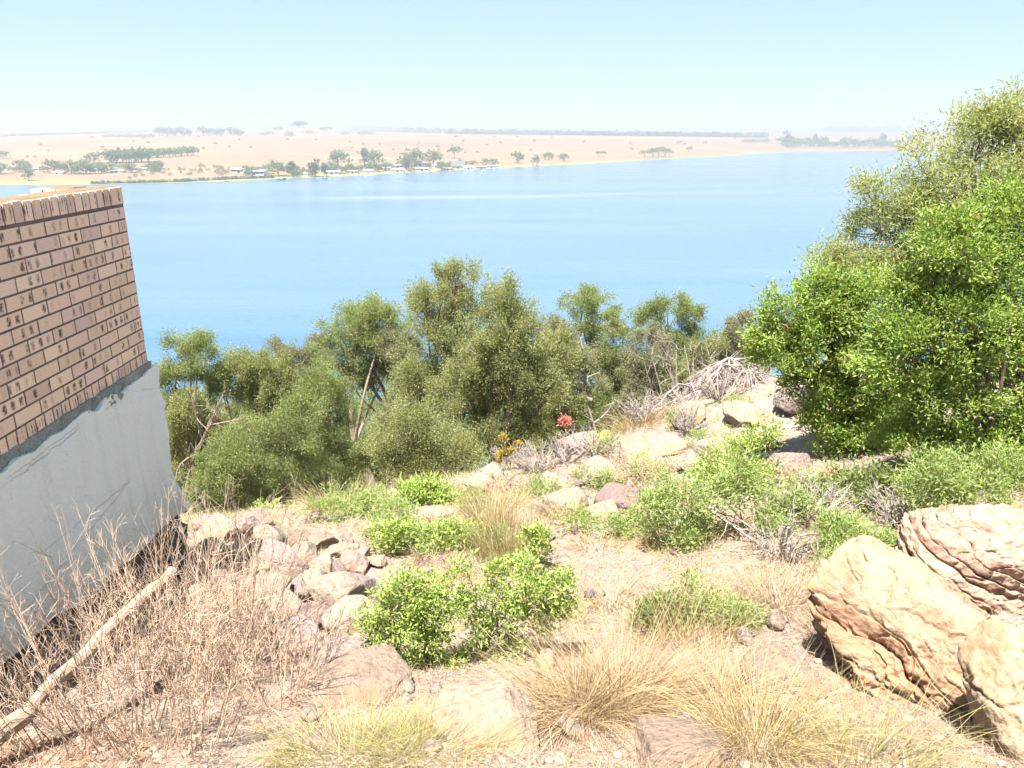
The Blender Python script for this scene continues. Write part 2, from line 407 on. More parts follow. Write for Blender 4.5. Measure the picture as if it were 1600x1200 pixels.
def make_tree(name, label, cat, base, lobes, leaf, bark, group=None, n_clump=60, n_sprig=9, per=7, spread=.1, L=.12, Wd=.05,
              trunk_r=.1, stems=1, fork=.45, twig=2, clump_k=.36, droop=0, lump=.35, hollow=.5, parts=('trunk', 'crown'), jitter=.7, lean=None, bare=0):
    base = np.asarray(base, float); lobes = np.asarray(lobes, float)
    e = empty(name, base, label, cat, group)
    S, out, cc, k = crown_points(lobes, n_clump, n_sprig, clump_k, lump, hollow, seed=int(rng.integers(1000)))
    fo = MB(); foliage(fo, S, out, per, spread, L, Wd, droop, jitter, n_sprig)
    fo.build(parts[1], leaf, e, origin=base)
    tr = MB(); cen = np.average(lobes[:, :3], axis=0, weights=lobes[:, 3]); forks = []
    for s in range(stems):
        j = rng.normal(size=3) * trunk_r * (2 if stems > 1 else .3); j[2] = 0
        f = base + (cen - base) * fork * rng.uniform(.85, 1.15) + rng.normal(size=3) * trunk_r * (3 if stems > 1 else 1)
        tr.tube(bez(base + j - np.array([0, 0, .2]), f, rng.normal(size=3) * trunk_r * 1.5, 6), np.linspace(trunk_r * 1.15, trunk_r * .72, 6), 7)
        forks.append(f)
    to = tr.build(parts[0], bark, e, smooth=True, origin=base)
    for i in range(len(lobes)):
        f = forks[i % stems]; lb = MB()
        lc = lobes[i, :3]; ext = np.array([0, 0, lobes[i, 5] * .5])
        rr = trunk_r * .6 * (lobes[i, 3] / lobes[:, 3].max()) ** .7
        lb.tube(bez(f, lc + ext, (rng.normal(size=3) * .12 + [0, 0, -.05]) * np.linalg.norm(lc - f), 7), np.linspace(rr, rr * .3, 7), 5)
        idx = np.where(k == i)[0]
        for c in idx[:int(len(idx) * min(1, twig / 3))]:
            st = lc + (f - lc) * rng.uniform(0, .35)
            lb.tube(bez(st, cc[c], rng.normal(size=3) * .1 * np.linalg.norm(cc[c] - st), 5), np.linspace(rr * .3, rr * .08, 5), 4)
        lb.build('limb', bark, to, smooth=True, origin=base)
    return e
def twigs(mb, base, n, height, spread, r, side=6, up=.9, seglen=.5, curl=.25, sides=4, sub=True, tight=False):
    """dry stems rising out of one root with forked side twigs"""
    for i in range(n):
        a = rng.uniform(0, 2 * np.pi); q = spread * math.sqrt(rng.random())
        d = unit(np.array([math.cos(a) * q, math.sin(a) * q, up]))
        h = height * rng.uniform(.55, 1.1)
        p0 = base + np.array([math.cos(a), math.sin(a), 0]) * q * height * (.55 if tight else .12)
        P = bez(p0, p0 + d * h, rng.normal(size=3) * curl * h * .4, 6); v = rng.random()
        mb.tube(P, np.linspace(r, r * .35, 6), sides, v)
        for s in range(side):
            t = rng.uniform(.25, .98); kk = min(4, int(t * 5)); b = P[kk] + (P[kk + 1] - P[kk]) * (t * 5 - kk)
            dd = unit(unit(P[-1] - P[0]) * (1.3 if tight else .75) + rng.normal(size=3) * .55)
            hh = h * rng.uniform(.08, .38 if not tight else .24) * (1.15 - t * .5)
            Q = bez(b, b + dd * hh, rng.normal(size=3) * (.05 if tight else .12) * hh, 4)
            mb.tube(Q, np.linspace(r * .5, r * .22, 4), 3, v)
            if sub:
                for z in range(2):
                    b2 = Q[rng.integers(1, 4)]; d2 = unit(dd + rng.normal(size=3) * .6)
                    mb.tube(np.array([b2, b2 + d2 * hh * rng.uniform(.2, .5)]), np.array([r * .3, r * .18]), 3, v)
def blades(mb, P, D, L, Wd, bend, n=5, rnd=None):
    """grass blades: roots P, start direction D, length L, gravity bend"""
    m = len(P); t = np.linspace(0, 1, n)
    L = np.broadcast_to(L, (m,)); bend = np.broadcast_to(bend, (m,)); Wd = np.broadcast_to(Wd, (m,))
    Hh = D.copy(); Hh[:, 2] = 0; Hh = unit(Hh + 1e-6)
    C_ = P[:, None] + D[:, None] * (L[:, None] * t[None])[..., None] \
        + (Hh[:, None] * .6 + np.array([0, 0, -1.0])) * (bend[:, None] * L[:, None] * (t[None] ** 2.2))[..., None]
    S = unit(np.cross(D, unit(rng.normal(size=(m, 3)))))
    wt = (Wd[:, None] * .5 * (1 - .85 * t[None]))[..., None]
    V = np.stack([C_ - S[:, None] * wt, C_ + S[:, None] * wt], 2).reshape(-1, 3)
    i = (np.arange(m) * n * 2)[:, None] + (np.arange(n - 1) * 2)[None]
    Fc = np.stack([i, i + 1, i + 3, i + 2], -1).reshape(-1, 4)
    mb.add(V, Fc, np.repeat(rng.random(m) if rnd is None else rnd, n - 1))
def tussock(label, base, n, L, mat, spread=.12, lean=(0, 0), fan=.9, bend=.35, Wd=.004, group=None, name='grass_tussock', cat='grass tuft'):
    base = np.asarray(base, float); mb = MB()
    a = rng.uniform(0, 2 * np.pi, n); r = np.sqrt(rng.random(n)) * spread
    P = np.stack([base[0] + np.cos(a) * r, base[1] + np.sin(a) * r, np.zeros(n)], -1); P[:, 2] = H(P[:, 0], P[:, 1]) - .01
    f = fan * np.sqrt(rng.random(n))
    D = unit(np.stack([np.cos(a) * f + lean[0], np.sin(a) * f + lean[1], np.ones(n)], -1) + rng.normal(size=(n, 3)) * .17)
    blades(mb, P, D, L * rng.uniform(.3, 1.1, n), Wd * rng.uniform(.5, 1.3, n), bend * rng.uniform(.1, 2.1, n), 7)
    return thing_mesh(mb, name, mat, label, cat, base, group)

# ------------------------------------------------------------------ rock builders
_ico = {}
def ico(sub):
    if sub not in _ico:
        bm = bmesh.new(); bmesh.ops.create_icosphere(bm, subdivisions=sub, radius=1)
        _ico[sub] = (np.array([v.co[:] for v in bm.verts]), np.array([[v.index for v in f.verts] for f in bm.faces])); bm.free()
    return _ico[sub]
def rotz(V, a):
    c, s = math.cos(a), math.sin(a); return V @ np.array([[c, s, 0], [-s, c, 0], [0, 0, 1]])
def rock_shape(size, seed, sub=5, planes=16, rough=.05, sharp=14, extra=None):
    r_ = np.random.default_rng(seed); D, f = ico(sub)
    N = unit(r_.normal(size=(planes, 3))); dd = r_.uniform(.55, .88, planes)
    if extra is not None:
        N = np.vstack([N, unit(np.array([e[:3] for e in extra], float))]); dd = np.concatenate([dd, [e[3] for e in extra]])
    c = np.maximum(D @ N.T, 1e-3); r = dd / c
    rad = -np.log(np.exp(-sharp * np.minimum(r, 4)).sum(1) + math.exp(-sharp * 1.25)) / sharp
    rad = rad * (1 + rough * 1.6 * fbm(D * 2.5 + seed, 4, seed % 97) + rough * .7 * fbm(D * 9 + seed, 3, seed % 89))
    return D * rad[:, None] * np.asarray(size), f
def put_rock(name, label, cat, pos, size, mat, seed, sub=5, planes=16, rough=.05, sharp=14, rz=0, group=None, sink=.3, extra=None):
    V, f = rock_shape(size, seed, sub, planes, rough, sharp, extra); V = rotz(V, rz)
    pos = np.asarray(pos, float).copy(); pos[2] += size[2] * (1 - 2 * sink)
    o = link_mesh(name, V, f, np.zeros((0, 4), int), np.zeros(len(f)), mat, smooth=True, origin=pos)
    return tag(o, label, cat, group)

# ================================================================== BRICK WALL on the left
M = {}
def brick_material():
    m, n, l, b = newmat('face_brick')
    co = objco(n); uv = n.new('ShaderNodeUVMap'); sx = n.new('ShaderNodeSeparateXYZ'); l.new(uv.outputs[0], sx.inputs[0]); rn = attr(n)
    def mth(op, a, b_=None, c=None):
        q = n.new('ShaderNodeMath'); q.operation = op
        for i, v in enumerate((a, b_, c)):
            if v is None: continue
            if isinstance(v, (int, float)): q.inputs[i].default_value = v
            else: l.new(v, q.inputs[i])
        return q.outputs[0]
    t = mth('MULTIPLY_ADD', sx.outputs[0], 3.1, mth('MULTIPLY', rn, 7.3))
    cell = mth('FLOOR', t); fr = mth('FRACT', t)
    wn = n.new('ShaderNodeTexWhiteNoise'); wn.noise_dimensions = '2D'
    cv = n.new('ShaderNodeCombineXYZ'); l.new(cell, cv.inputs[0]); l.new(mth('MULTIPLY', rn, 91.0), cv.inputs[1]); l.new(cv.outputs[0], wn.inputs['Vector'])
    def mask(v, a, bb):
        q = n.new('ShaderNodeMapRange'); q.interpolation_type = 'SMOOTHSTEP'; l.new(mth('ABSOLUTE', mth('SUBTRACT', v, .5)), q.inputs[0])
        q.inputs[1].default_value = a; q.inputs[2].default_value = bb; q.inputs[3].default_value = 1; q.inputs[4].default_value = 0; return q.outputs[0]
    nz = noise(n, l, co, 55, 5, .7); nr = ramp(n, [(.38, (0, 0, 0)), (.6, (1, 1, 1))]); l.new(nz.outputs[0], nr.inputs[0])
    spot = mth('MULTIPLY', mth('MULTIPLY', mask(fr, .1, .34), mask(sx.outputs[1], .2, .44)), nr.outputs[0])
    wr = ramp(n, [(.35, (0, 0, 0)), (.65, (.55, .55, .55)), (.9, (1, 1, 1))]); l.new(wn.outputs['Value'], wr.inputs[0])
    spot = mth('MULTIPLY', spot, wr.outputs[0])
    base = ramp(n, [(0, (0.637, 0.420, 0.332)), (.25, (0.796, 0.542, 0.422)), (.5, (0.704, 0.486, 0.365)), (.75, (0.862, 0.607, 0.465)), (.9, (0.752, 0.530, 0.443)), (1, (0.637, 0.441, 0.365))]); l.new(rn, base.inputs[0])
    fine = noise(n, l, co, 120, 3); fr2 = ramp(n, [(.3, (.85, .84, .84)), (.7, (1.08, 1.08, 1.08))]); l.new(fine.outputs[0], fr2.inputs[0])
    col = mixc(n, l, 1.0, base.outputs[0], fr2.outputs[0], 'MULTIPLY')
    dk = mixc(n, l, wn.outputs['Value'], (.26, .12, .09), (.05, .036, .032))
    col = mixc(n, l, mth('MINIMUM', mth('MULTIPLY', spot, 1.5), .95), col, dk)
    l.new(col, b.inputs['Base Color']); b.inputs['Roughness'].default_value = .85
    bump(n, l, nz.outputs[0], .5, .004, b); return m
M['brick'] = brick_material()
M['mortar'] = rockmat('old_mortar', (0.177, 0.127, 0.106), (0.133, 0.097, 0.082), (0.080, 0.060, 0.050), (0.195, 0.142, 0.121), 3, bumpd=.02, random_tint=False)
M['rough_mortar'] = rockmat('rough_mortar_bed', (0.362, 0.362, 0.351), (0.266, 0.266, 0.256), (0.138, 0.138, 0.138), (0.405, 0.405, 0.383), 5, bumpd=.04, random_tint=False)
def plaster_material():
    m, n, l, b = newmat('white_plaster')
    co = objco(n)
    a = noise(n, l, co, 1.5, 4); c = noise(n, l, co, 45, 4, .7); d = noise(n, l, co, 9, 5, .7, .8)
    col = mixc(n, l, a.outputs[0], (.74, .74, .72), (.81, .81, .79))
    r = ramp(n, [(.25, (.72, .72, .72)), (.36, (1, 1, 1))]); l.new(c.outputs[0], r.inputs[0])
    col = mixc(n, l, 1.0, col, r.outputs[0], 'MULTIPLY')
    # hairline cracks where board marks run along the face
    mp = n.new('ShaderNodeMapping'); l.new(co, mp.inputs[0]); mp.inputs['Scale'].default_value = (1, .55, 3.0)
    v = n.new('ShaderNodeTexVoronoi'); v.feature = 'DISTANCE_TO_EDGE'; v.inputs['Scale'].default_value = .75
    vm = n.new('ShaderNodeVectorMath'); vm.operation = 'MULTIPLY_ADD'; l.new(d.outputs['Color'], vm.inputs[0]); vm.inputs[1].default_value = (.12, .12, .12); l.new(mp.outputs[0], vm.inputs[2])
    l.new(vm.outputs[0], v.inputs['Vector'])
    vr = ramp(n, [(.0, (.45, .45, .45)), (.002, (.25, .25, .25)), (.005, (0, 0, 0))]); l.new(v.outputs['Distance'], vr.inputs[0])
    mk = noise(n, l, co, 2.2, 3); mkr = ramp(n, [(.42, (0, 0, 0)), (.62, (1, 1, 1))]); l.new(mk.outputs[0], mkr.inputs[0])
    cr = mixc(n, l, 1.0, vr.outputs[0], mkr.outputs[0], 'MULTIPLY')
    sz = n.new('ShaderNodeSeparateXYZ'); l.new(co, sz.inputs[0])
    mp3 = n.new('ShaderNodeMapping'); l.new(co, mp3.inputs[0]); mp3.inputs['Scale'].default_value = (6, 6, .7)
    dr = noise(n, l, mp3.outputs[0], 1.6, 5, .65); drr = ramp(n, [(.5, (1, 1, 1)), (.8, (.86, .83, .79))]); l.new(dr.outputs[0], drr.inputs[0])
    col = mixc(n, l, 1.0, col, drr.outputs[0], 'MULTIPLY')
    sp = n.new('ShaderNodeMapRange'); l.new(sz.outputs[2], sp.inputs[0]); sp.inputs[1].default_value = .75; sp.inputs[2].default_value = .25; sp.inputs[3].default_value = 0; sp.inputs[4].default_value = .55
    spn = mixc(n, l, 1.0, sp.outputs[0], dr.outputs[0], 'MULTIPLY')
    col = mixc(n, l, spn, col, (.26, .19, .13))
    col = mixc(n, l, cr, col, (.16, .16, .16))
    ch = noise(n, l, co, 24, 5, .75); chr_ = ramp(n, [(.70, (0, 0, 0)), (.74, (1, 1, 1))]); l.new(ch.outputs[0], chr_.inputs[0])
    zone = noise(n, l, co, 1.7, 2); zr = ramp(n, [(.5, (0, 0, 0)), (.62, (1, 1, 1))]); l.new(zone.outputs[0], zr.inputs[0])
    col = mixc(n, l, mixc(n, l, 1.0, chr_.outputs[0], zr.outputs[0], 'MULTIPLY'), col, (.17, .17, .17))
    l.new(col, b.inputs['Base Color']); b.inputs['Roughness'].default_value = .9
    h = n.new('ShaderNodeMath'); h.operation = 'SUBTRACT'; l.new(c.outputs[0], h.inputs[0]); l.new(cr, h.inputs[1])
    bump(n, l, h.outputs[0], .9, .015, b); return m
M['plaster'] = plaster_material()
M['footing'] = rockmat('eroded_footing', (0.230, 0.182, 0.144), (0.163, 0.125, 0.096), (0.067, 0.058, 0.048), (0.192, 0.134, 0.096), 2.5, bumpd=.08, random_tint=False)

M['cap'] = rockmat('orange_mortar_cap', (.165, .112, .068), (.15, .098, .058), (.10, .07, .045), (.17, .115, .065), 4, bumpd=.02, random_tint=False)
WX, WY1, WY0, ZT = -2.62, 5.30, -1.2, -0.352
def build_wall():
    e = empty('brick_wall', (WX - .1, WY1, -3.0), 'tan face brick wall with row-lock top course on a cracked white plastered base', 'wall')
    og = np.array(e.location)
    bw, bh, j, T = .222, .073, .012, .222
    br = MB(); cap = MB()
    def brick(mb, lo, hi):
        lo = np.array(lo, float); hi = np.array(hi, float)
        hi[0] += rng.uniform(-.0006, .0006)
        mb.box(lo, hi, rng.random(), .0003)
    zc = ZT - .118                       # below the top row-lock
    for c in range(12):
        z1 = zc - c * .085 - j; z0 = z1 - bh
        y = WY1 - (0 if c % 2 == 0 else -.0)
        first = True
        while y > WY0:
            ln = (.105 if (first and c % 2) else bw); first = False
            brick(br, (WX - T, y - ln, z0), (WX, y, z1)); y -= ln + j
        # pier end that turns the corner
        x = WX - T - j
        while x > WX - .42:
            ln = .105 if (c % 2 == 0 and x == WX - T - j) else bw
            brick(br, (x - ln, WY1 - T, z0), (x, WY1, z1)); x -= ln + j
    zb = zc - 12 * .085
    y = WY1
    while y > WY0:                       # bottom soldier course
        brick(br, (WX - T, y - bh, zb - .012 - .080), (WX, y, zb - .012)); y -= .085
    brick(cap, (WX - T, WY1 - .16, ZT - .108), (WX + .002, WY1 + .002, ZT)); y = WY1 - .172
    while y > WY0:
        brick(cap, (WX - T - .003, y - bh, ZT - .108), (WX + .001, y, ZT + rng.normal(0, .002))); y -= .085
    x = WX - T - j
    while x > WX - .42:
        brick(cap, (x - bh, WY1 - T, ZT - .108), (x, WY1, ZT + rng.normal(0, .002))); x -= .085
    ct = MB(); ys_ = np.linspace(WY0, WY1, 160); xs_ = np.linspace(WX - T + .006, WX - .006, 9); Xc, Yc = np.meshgrid(xs_, ys_)
    Zc = ZT + .006 + .004 * fbm(np.stack([Xc * 14, Yc * 14, 0 * Xc], -1), 3, 91); Zc[:, [0, -1]] = ZT - .006
    ct.add(np.stack([Xc, Yc, Zc], -1).reshape(-1, 3), grid_faces(*Xc.shape), .5)
    xs_ = np.linspace(WX - .42, WX - T + .006, 9); ys_ = np.linspace(WY1 - T + .006, WY1 - .004, 9); Xc, Yc = np.meshgrid(xs_, ys_)
    Zc = ZT + .006 + .004 * fbm(np.stack([Xc * 14, Yc * 14, 0 * Xc], -1), 3, 91); Zc[[0, -1]] = ZT - .006; Zc[:, 0] = ZT - .006
    ct.add(np.stack([Xc, Yc, Zc], -1).reshape(-1, 3), grid_faces(*Xc.shape), .5)
    ct.build('mortar_cap', M['cap'], e, smooth=True, origin=og)
    for mb, nm in ((br, 'brickwork'), (cap, 'coping')):
        o = mb.build(nm, M['brick'], e, origin=og)
        u = o.data.uv_layers.new(name='UVMap')
        u.data.foreach_set('uv', np.tile(np.array([0, 0, 1, 0, 1, 1, 0, 1], np.float32), len(o.data.polygons)))
    mo = MB()
    mo.box((WX - T + .008, WY0, zb - .085), (WX - .0018, WY1 - .002, ZT - .012), .5)
    mo.box((WX - .42, WY1 - T + .008, zb - .085), (WX - T - .004, WY1 - .008, ZT - .012), .5)
    mo.build('mortar_joint', M['mortar'], e, origin=og)
    # rough mortar bed between brick and plaster
    def slab(x0, x1, y0, y1, z0f, z1f, nz, ny, nx, amp, sc_, seed, shape=None):
        """closed box as a bent sheet (front, top, end) of displaced points"""
        mb = MB()
        ys = np.linspace(y0, y1, ny); s = np.linspace(0, 1, nz)
        def emit(Pt, nrm):
            nr, nc = Pt.shape[:2]; d = fbm(Pt * sc_, 4, seed) * amp + fbm(Pt * sc_ * 5, 3, seed + 3) * amp * .4
            Q = Pt + np.asarray(nrm) * d[..., None]
            if shape is not None: Q = shape(Q)
            mb.add(Q.reshape(-1, 3), grid_faces(nr, nc), .5)
        Yg, Sg = np.meshgrid(ys, s)
        zlo, zhi = z0f(Yg), z1f(Yg); Z = zlo + (zhi - zlo) * Sg
        nF = np.array([1, .35, .3])
        emit(np.stack([np.full_like(Yg, x1), Yg, Z], -1), nF)
        xs = np.linspace(x0, x1, nx); Xg, Sg2 = np.meshgrid(xs, s)
        Z2 = z0f(y1 + 0 * Xg) + (z1f(y1 + 0 * Xg) - z0f(y1 + 0 * Xg)) * Sg2
        emit(np.stack([Xg, np.full_like(Xg, y1), Z2], -1)[:, ::-1], nF)
        Xt, Yt = np.meshgrid(xs, ys)
        emit(np.stack([Xt, Yt, z1f(Yt)], -1), nF)
        return mb
    cst = lambda v: (lambda Y: np.full_like(np.asarray(Y, float), v))
    zbed = zb - .012 - .072
    bed_top = lambda Y: zbed + .004 + .03 * np.maximum(0, (5.0 - np.asarray(Y)) / 3) * 0
    slab(WX - .4, WX + .012, WY0, WY1 + .02, cst(zbed - .12), cst(zbed), 16, 420, 30, .036, 9, 61).build('mortar_bed', M['rough_mortar'], e, smooth=True, origin=og)
    ptop = lambda Y: zbed - .062 + .045 * fbm(np.stack([np.asarray(Y, float) * 7.3, 0 * np.asarray(Y, float), 0 * np.asarray(Y, float)], -1), 4, 77)
    pbot = lambda Y: np.interp(Y, [-1, 2.6, 3.3, 4.2, 4.9, 5.2, 5.45], [-2.35, -2.42, -2.56, -2.74, -2.76, -2.80, -2.84]) + .05 * fbm(np.stack([np.asarray(Y, float) * 2.7, 0 * np.asarray(Y, float), 0 * np.asarray(Y, float)], -1), 4, 78)
    def flare(Q):
        k = smooth01((-2.45 - Q[..., 2]) / .38) * smooth01((Q[..., 1] - 4.9) / .45)
        Q = Q.copy(); Q[..., 1] += .10 * k; Q[..., 0] += .05 * k
        eg = smooth01((Q[..., 1] - 5.2) / .15) * .035 * fbm(Q * 11, 4, 79)
        Q[..., 1] += eg; Q[..., 0] += eg * .6; return Q
    slab(WX - .4, WX + .026, WY0, WY1 + .075, pbot, ptop, 110, 520, 40, .012, 3.2, 63, flare).build('plaster_base', M['plaster'], e, smooth=True, origin=og)
    slab(WX - .4, WX + .0, WY0, WY1 + .14, cst(-3.75), lambda Y: pbot(Y) + .03, 46, 260, 40, .13, 3.3, 65).build('footing', M['footing'], e, smooth=True, origin=og)
    bk = MB(); bk.box((WX - .9, WY0, -3.6), (WX - .3, WY1 - .06, zbed - .02), .5)
    bk.build('retained_fill', M['footing'], e, origin=og)
build_wall()

# ================================================================== ROCKS
M['cream'] = rockmat('cream_sandstone', (0.239, 0.197, 0.158), (0.213, 0.161, 0.128), (0.153, 0.116, 0.097), (0.234, 0.165, 0.112), 1.6, bumpd=.05)
M['pink'] = rockmat('pink_quartzite', (0.236, 0.185, 0.169), (0.201, 0.153, 0.145), (0.136, 0.111, 0.109), (0.231, 0.163, 0.132), 2.2, bumpd=.05)
M['grey'] = rockmat('grey_stone', (0.111, 0.112, 0.128), (0.085, 0.089, 0.102), (0.051, 0.054, 0.061), (0.128, 0.125, 0.133), 3, bumpd=.03)
M['yellow'] = rockmat('yellow_lichen_rock', (0.247, 0.233, 0.082), (0.213, 0.197, 0.092), (0.170, 0.148, 0.092), (0.247, 0.241, 0.072), 2.0, bumpd=.05)
def outcrop_material(name, pale, orange, band, lich=True):
    m, n, l, b = newmat(name)
    co = objco(n)
    a = noise(n, l, co, 1.6, 6, .6, .3); c = noise(n, l, co, 7, 6, .65); d = noise(n, l, co, 30, 5, .7); e = noise(n, l, co, 4.0, 5, .6)
    st = attr(n, 'strata'); gv = attr(n, 'groove')
    r = ramp(n, [(.36, orange), (.47, pale), (.62, pale), (.74, tuple(.5 * x + .5 * y for x, y in zip(orange, pale)))]); l.new(a.outputs[0], r.inputs[0])
    rs = ramp(n, [(.0, orange), (.25, pale), (.5, orange), (.62, band), (.72, orange), (1, pale)]); l.new(st, rs.inputs[0])
    col = mixc(n, l, gv, r.outputs[0], rs.outputs[0])
    rc = ramp(n, [(.3, (.70, .64, .6)), (.5, (1, 1, 1)), (.7, (1.08, 1.06, 1.02))]); l.new(c.outputs[0], rc.inputs[0])
    col = mixc(n, l, 1.0, col, rc.outputs[0], 'MULTIPLY')
    rd = ramp(n, [(.28, (.7, .66, .62)), (.42, (1, 1, 1))]); l.new(d.outputs[0], rd.inputs[0])
    col = mixc(n, l, 1.0, col, rd.outputs[0], 'MULTIPLY')
    if lich:
        r4 = ramp(n, [(.63, (0, 0, 0)), (.68, (1, 1, 1))]); l.new(e.outputs[0], r4.inputs[0])
        col = mixc(n, l, r4.outputs[0], col, (.25, .215, .05))
        wn_ = noise(n, l, co, 2.7, 4, .6); r6 = ramp(n, [(.70, (0, 0, 0)), (.73, (1, 1, 1))]); l.new(wn_.outputs[0], r6.inputs[0])
        col = mixc(n, l, r6.outputs[0], col, (.30, .295, .28))
    l.new(col, b.inputs['Base Color']); b.inputs['Roughness'].default_value = .9; b.inputs['Specular IOR Level'].default_value = .2
    h = n.new('ShaderNodeMath'); h.operation = 'ADD'; l.new(c.outputs[0], h.inputs[0]); l.new(d.outputs[0], h.inputs[1])
    bump(n, l, h.outputs[0], .8, .02, b); return m
M['outcrop'] = outcrop_material('folded_sandstone', (0.260, 0.199, 0.136), (0.272, 0.157, 0.092), (0.218, 0.140, 0.104))
M['layered'] = outcrop_material('layered_sandstone', (0.316, 0.242, 0.182), (0.289, 0.188, 0.132), (0.228, 0.161, 0.134), False)
def outcrop(name, label, pos, size, seed, mat, planes, dip, folds, ledge, nled, sub=7, groove=None, sharp=12, zlim=.1, notch=.05):
    """boulder whose lower face is cut by bent strata"""
    V, f = rock_shape((1, 1, 1), seed, sub, 7, .05, sharp, planes)
    size = np.asarray(size); P = V * size; Nn = unit(unit(V) / size)
    P = P + Nn * (.06 * fbm(P * 2.2, 3, seed + 9))[:, None]
    s = P @ unit(np.asarray(dip, float)) + folds[0] * np.sin(P[:, 0] * folds[1] + folds[2] + 2 * fbm(P * 1.3, 2, seed + 5)) + folds[3] * fbm(P * 2.3, 4, seed)
    q = s * nled + .5 * fbm(P * 6, 3, seed + 2); fl = np.floor(q); fr = q - fl
    z0 = np.zeros(len(fl), np.int64); lay = _h(fl.astype(np.int64), z0, z0, seed)
    side = smooth01((zlim - P[:, 2]) / .12 + .9 * fbm(P * 3.1, 3, seed + 4))
    side = np.maximum(side, .75 * smooth01((fbm(P * 2.6, 3, seed + 14) - .12) / .1))
    patch = smooth01((vnoise(P * 4.5, seed + 6) - .25) / .3)
    P = P - Nn * (side * (ledge * (1 - fr) * (.3 + .9 * lay) + notch * np.exp(-(fr / .13) ** 2) * patch * (.3 + lay)))[:, None]
    if groove is not None:
        for s0, wd, dp in groove:
            gg = np.exp(-(np.abs((s - s0) / wd)) ** 3) * side; P = P - Nn * (dp * gg * (.4 + .9 * vnoise(P * 3, seed)))[:, None]
    crk = np.abs(fbm(P * np.array([3.2, 3.2, 4.5]) + 5, 4, seed + 21)); P = P - Nn * (.020 * np.exp(-(crk / .03) ** 2))[:, None]
    P = P + Nn * (.020 * fbm(P * 9, 4, seed + 7) + .011 * fbm(P * 30, 3, seed + 8))[:, None]
    o = link_mesh(name, P, f, np.zeros((0, 4), int), np.zeros(len(f)), mat, smooth=True, origin=np.asarray(pos, float))
    for nm, val in (('strata', np.clip(.6 * lay + .4 * fr, 0, 1)), ('groove', side)):
        a_ = o.data.attributes.new(nm, 'FLOAT', 'POINT'); a_.data.foreach_set('value', val.astype(np.float32))
    return tag(o, label, 'boulder')
outcrop('boulder', 'big cream and orange folded sandstone boulder with wavy ledges and yellow lichen', (2.10, 3.36, -2.64), (.55, .62, .58), 5, M['outcrop'],
        [(-.30, -.50, .80, .66), (-1, -.2, -.1, .84), (0, -1, -.15, .84), (.1, 1, .2, .9), (.5, .1, .8, .72)], (.15, -.25, .95), (.06, 9.0, 1.0, .08), .05, 11, sub=8, groove=[(-.02, .03, .03), (-.33, .04, .05)], zlim=.34, notch=.045, sharp=20)
outcrop('boulder', 'reddish layered sandstone boulder with thin stacked ledges behind the big folded one', (3.10, 4.35, -2.68), (.80, .62, .56), 11, M['layered'],
        [(-.3, -.35, .9, .74), (0, -1, .25, .72), (-1, 0, .1, .85)], (.38, -.2, .9), (.02, 5.0, .3, .06), .045, 17, sub=8, zlim=.9, notch=.05)
outcrop('boulder', 'pale rounded sandstone boulder at the lower right corner, in front of the folded one', (2.20, 2.54, -2.30), (.36, .33, .44), 23, M['outcrop'],
        [(-.5, -.3, .8, .75), (-1, .0, -.35, .75), (0, -1, 0, .8)], (.3, -.2, .9), (.03, 6, 2, .06), .02, 9, sub=7, zlim=-.05, notch=.03)
# rubble heap by the wall corner: every stone a thing of its own
def rubble():
    cells = []
    spec = [(345,825,34,6.9),(388,822,30,7.0),(425,835,30,6.9),(462,842,22,6.7),(330,858,30,6.2),(372,862,28,6.2),(405,880,26,5.9),(437,868,34,6.2),(478,862,30,6.3),(510,880,26,6.1),(548,880,26,6.3),
            (340,905,34,5.6),(376,918,30,5.4),(455,890,26,5.8),(488,905,32,5.6),(525,925,40,5.4),(562,915,26,5.7),(415,925,38,5.2),(450,940,34,5.1),(495,952,38,4.95),(545,965,34,4.9),(410,970,34,4.8),(470,985,42,4.6),(520,1010,30,4.5),
            (430,905,24,5.6),(300,885,30,5.7),(320,935,30,5.2),(575,955,24,5.2),(385,850,24,6.4),(500,845,24,6.9),(535,858,20,6.8),(320,815,22,7.2),(400,808,24,7.4),(355,880,24,5.9),(468,925,22,5.3),(585,985,26,4.8),(440,1010,26,4.4)]
    lab = 'cream and pink broken stone in the rubble heap beside the wall corner'
    r2_ = np.random.default_rng(77)
    for q in range(34):
        px = r2_.uniform(320, 600); spec.append((px, r2_.uniform(835, 1030) if px > 400 else r2_.uniform(825, 940), r2_.uniform(10, 20), 5))
    for i, (px, py, r, D) in enumerate(spec):
        g = ground_at(px, py + r * .6); D = g[1] * .995
        s = .82 * r * D / 1150
        mt = M['pink'] if i % 3 == 1 else M['cream']
        put_rock('rubble_stone', lab, 'rock', (g[0], g[1], g[2]), (s * rng.uniform(1.3, 1.8), s * rng.uniform(1.1, 1.5), s * rng.uniform(.85, 1.25)), mt, 100 + i, 5, 14, .04, 40, rng.uniform(0, 6), 'stones of the rubble heap', .22)
rubble()
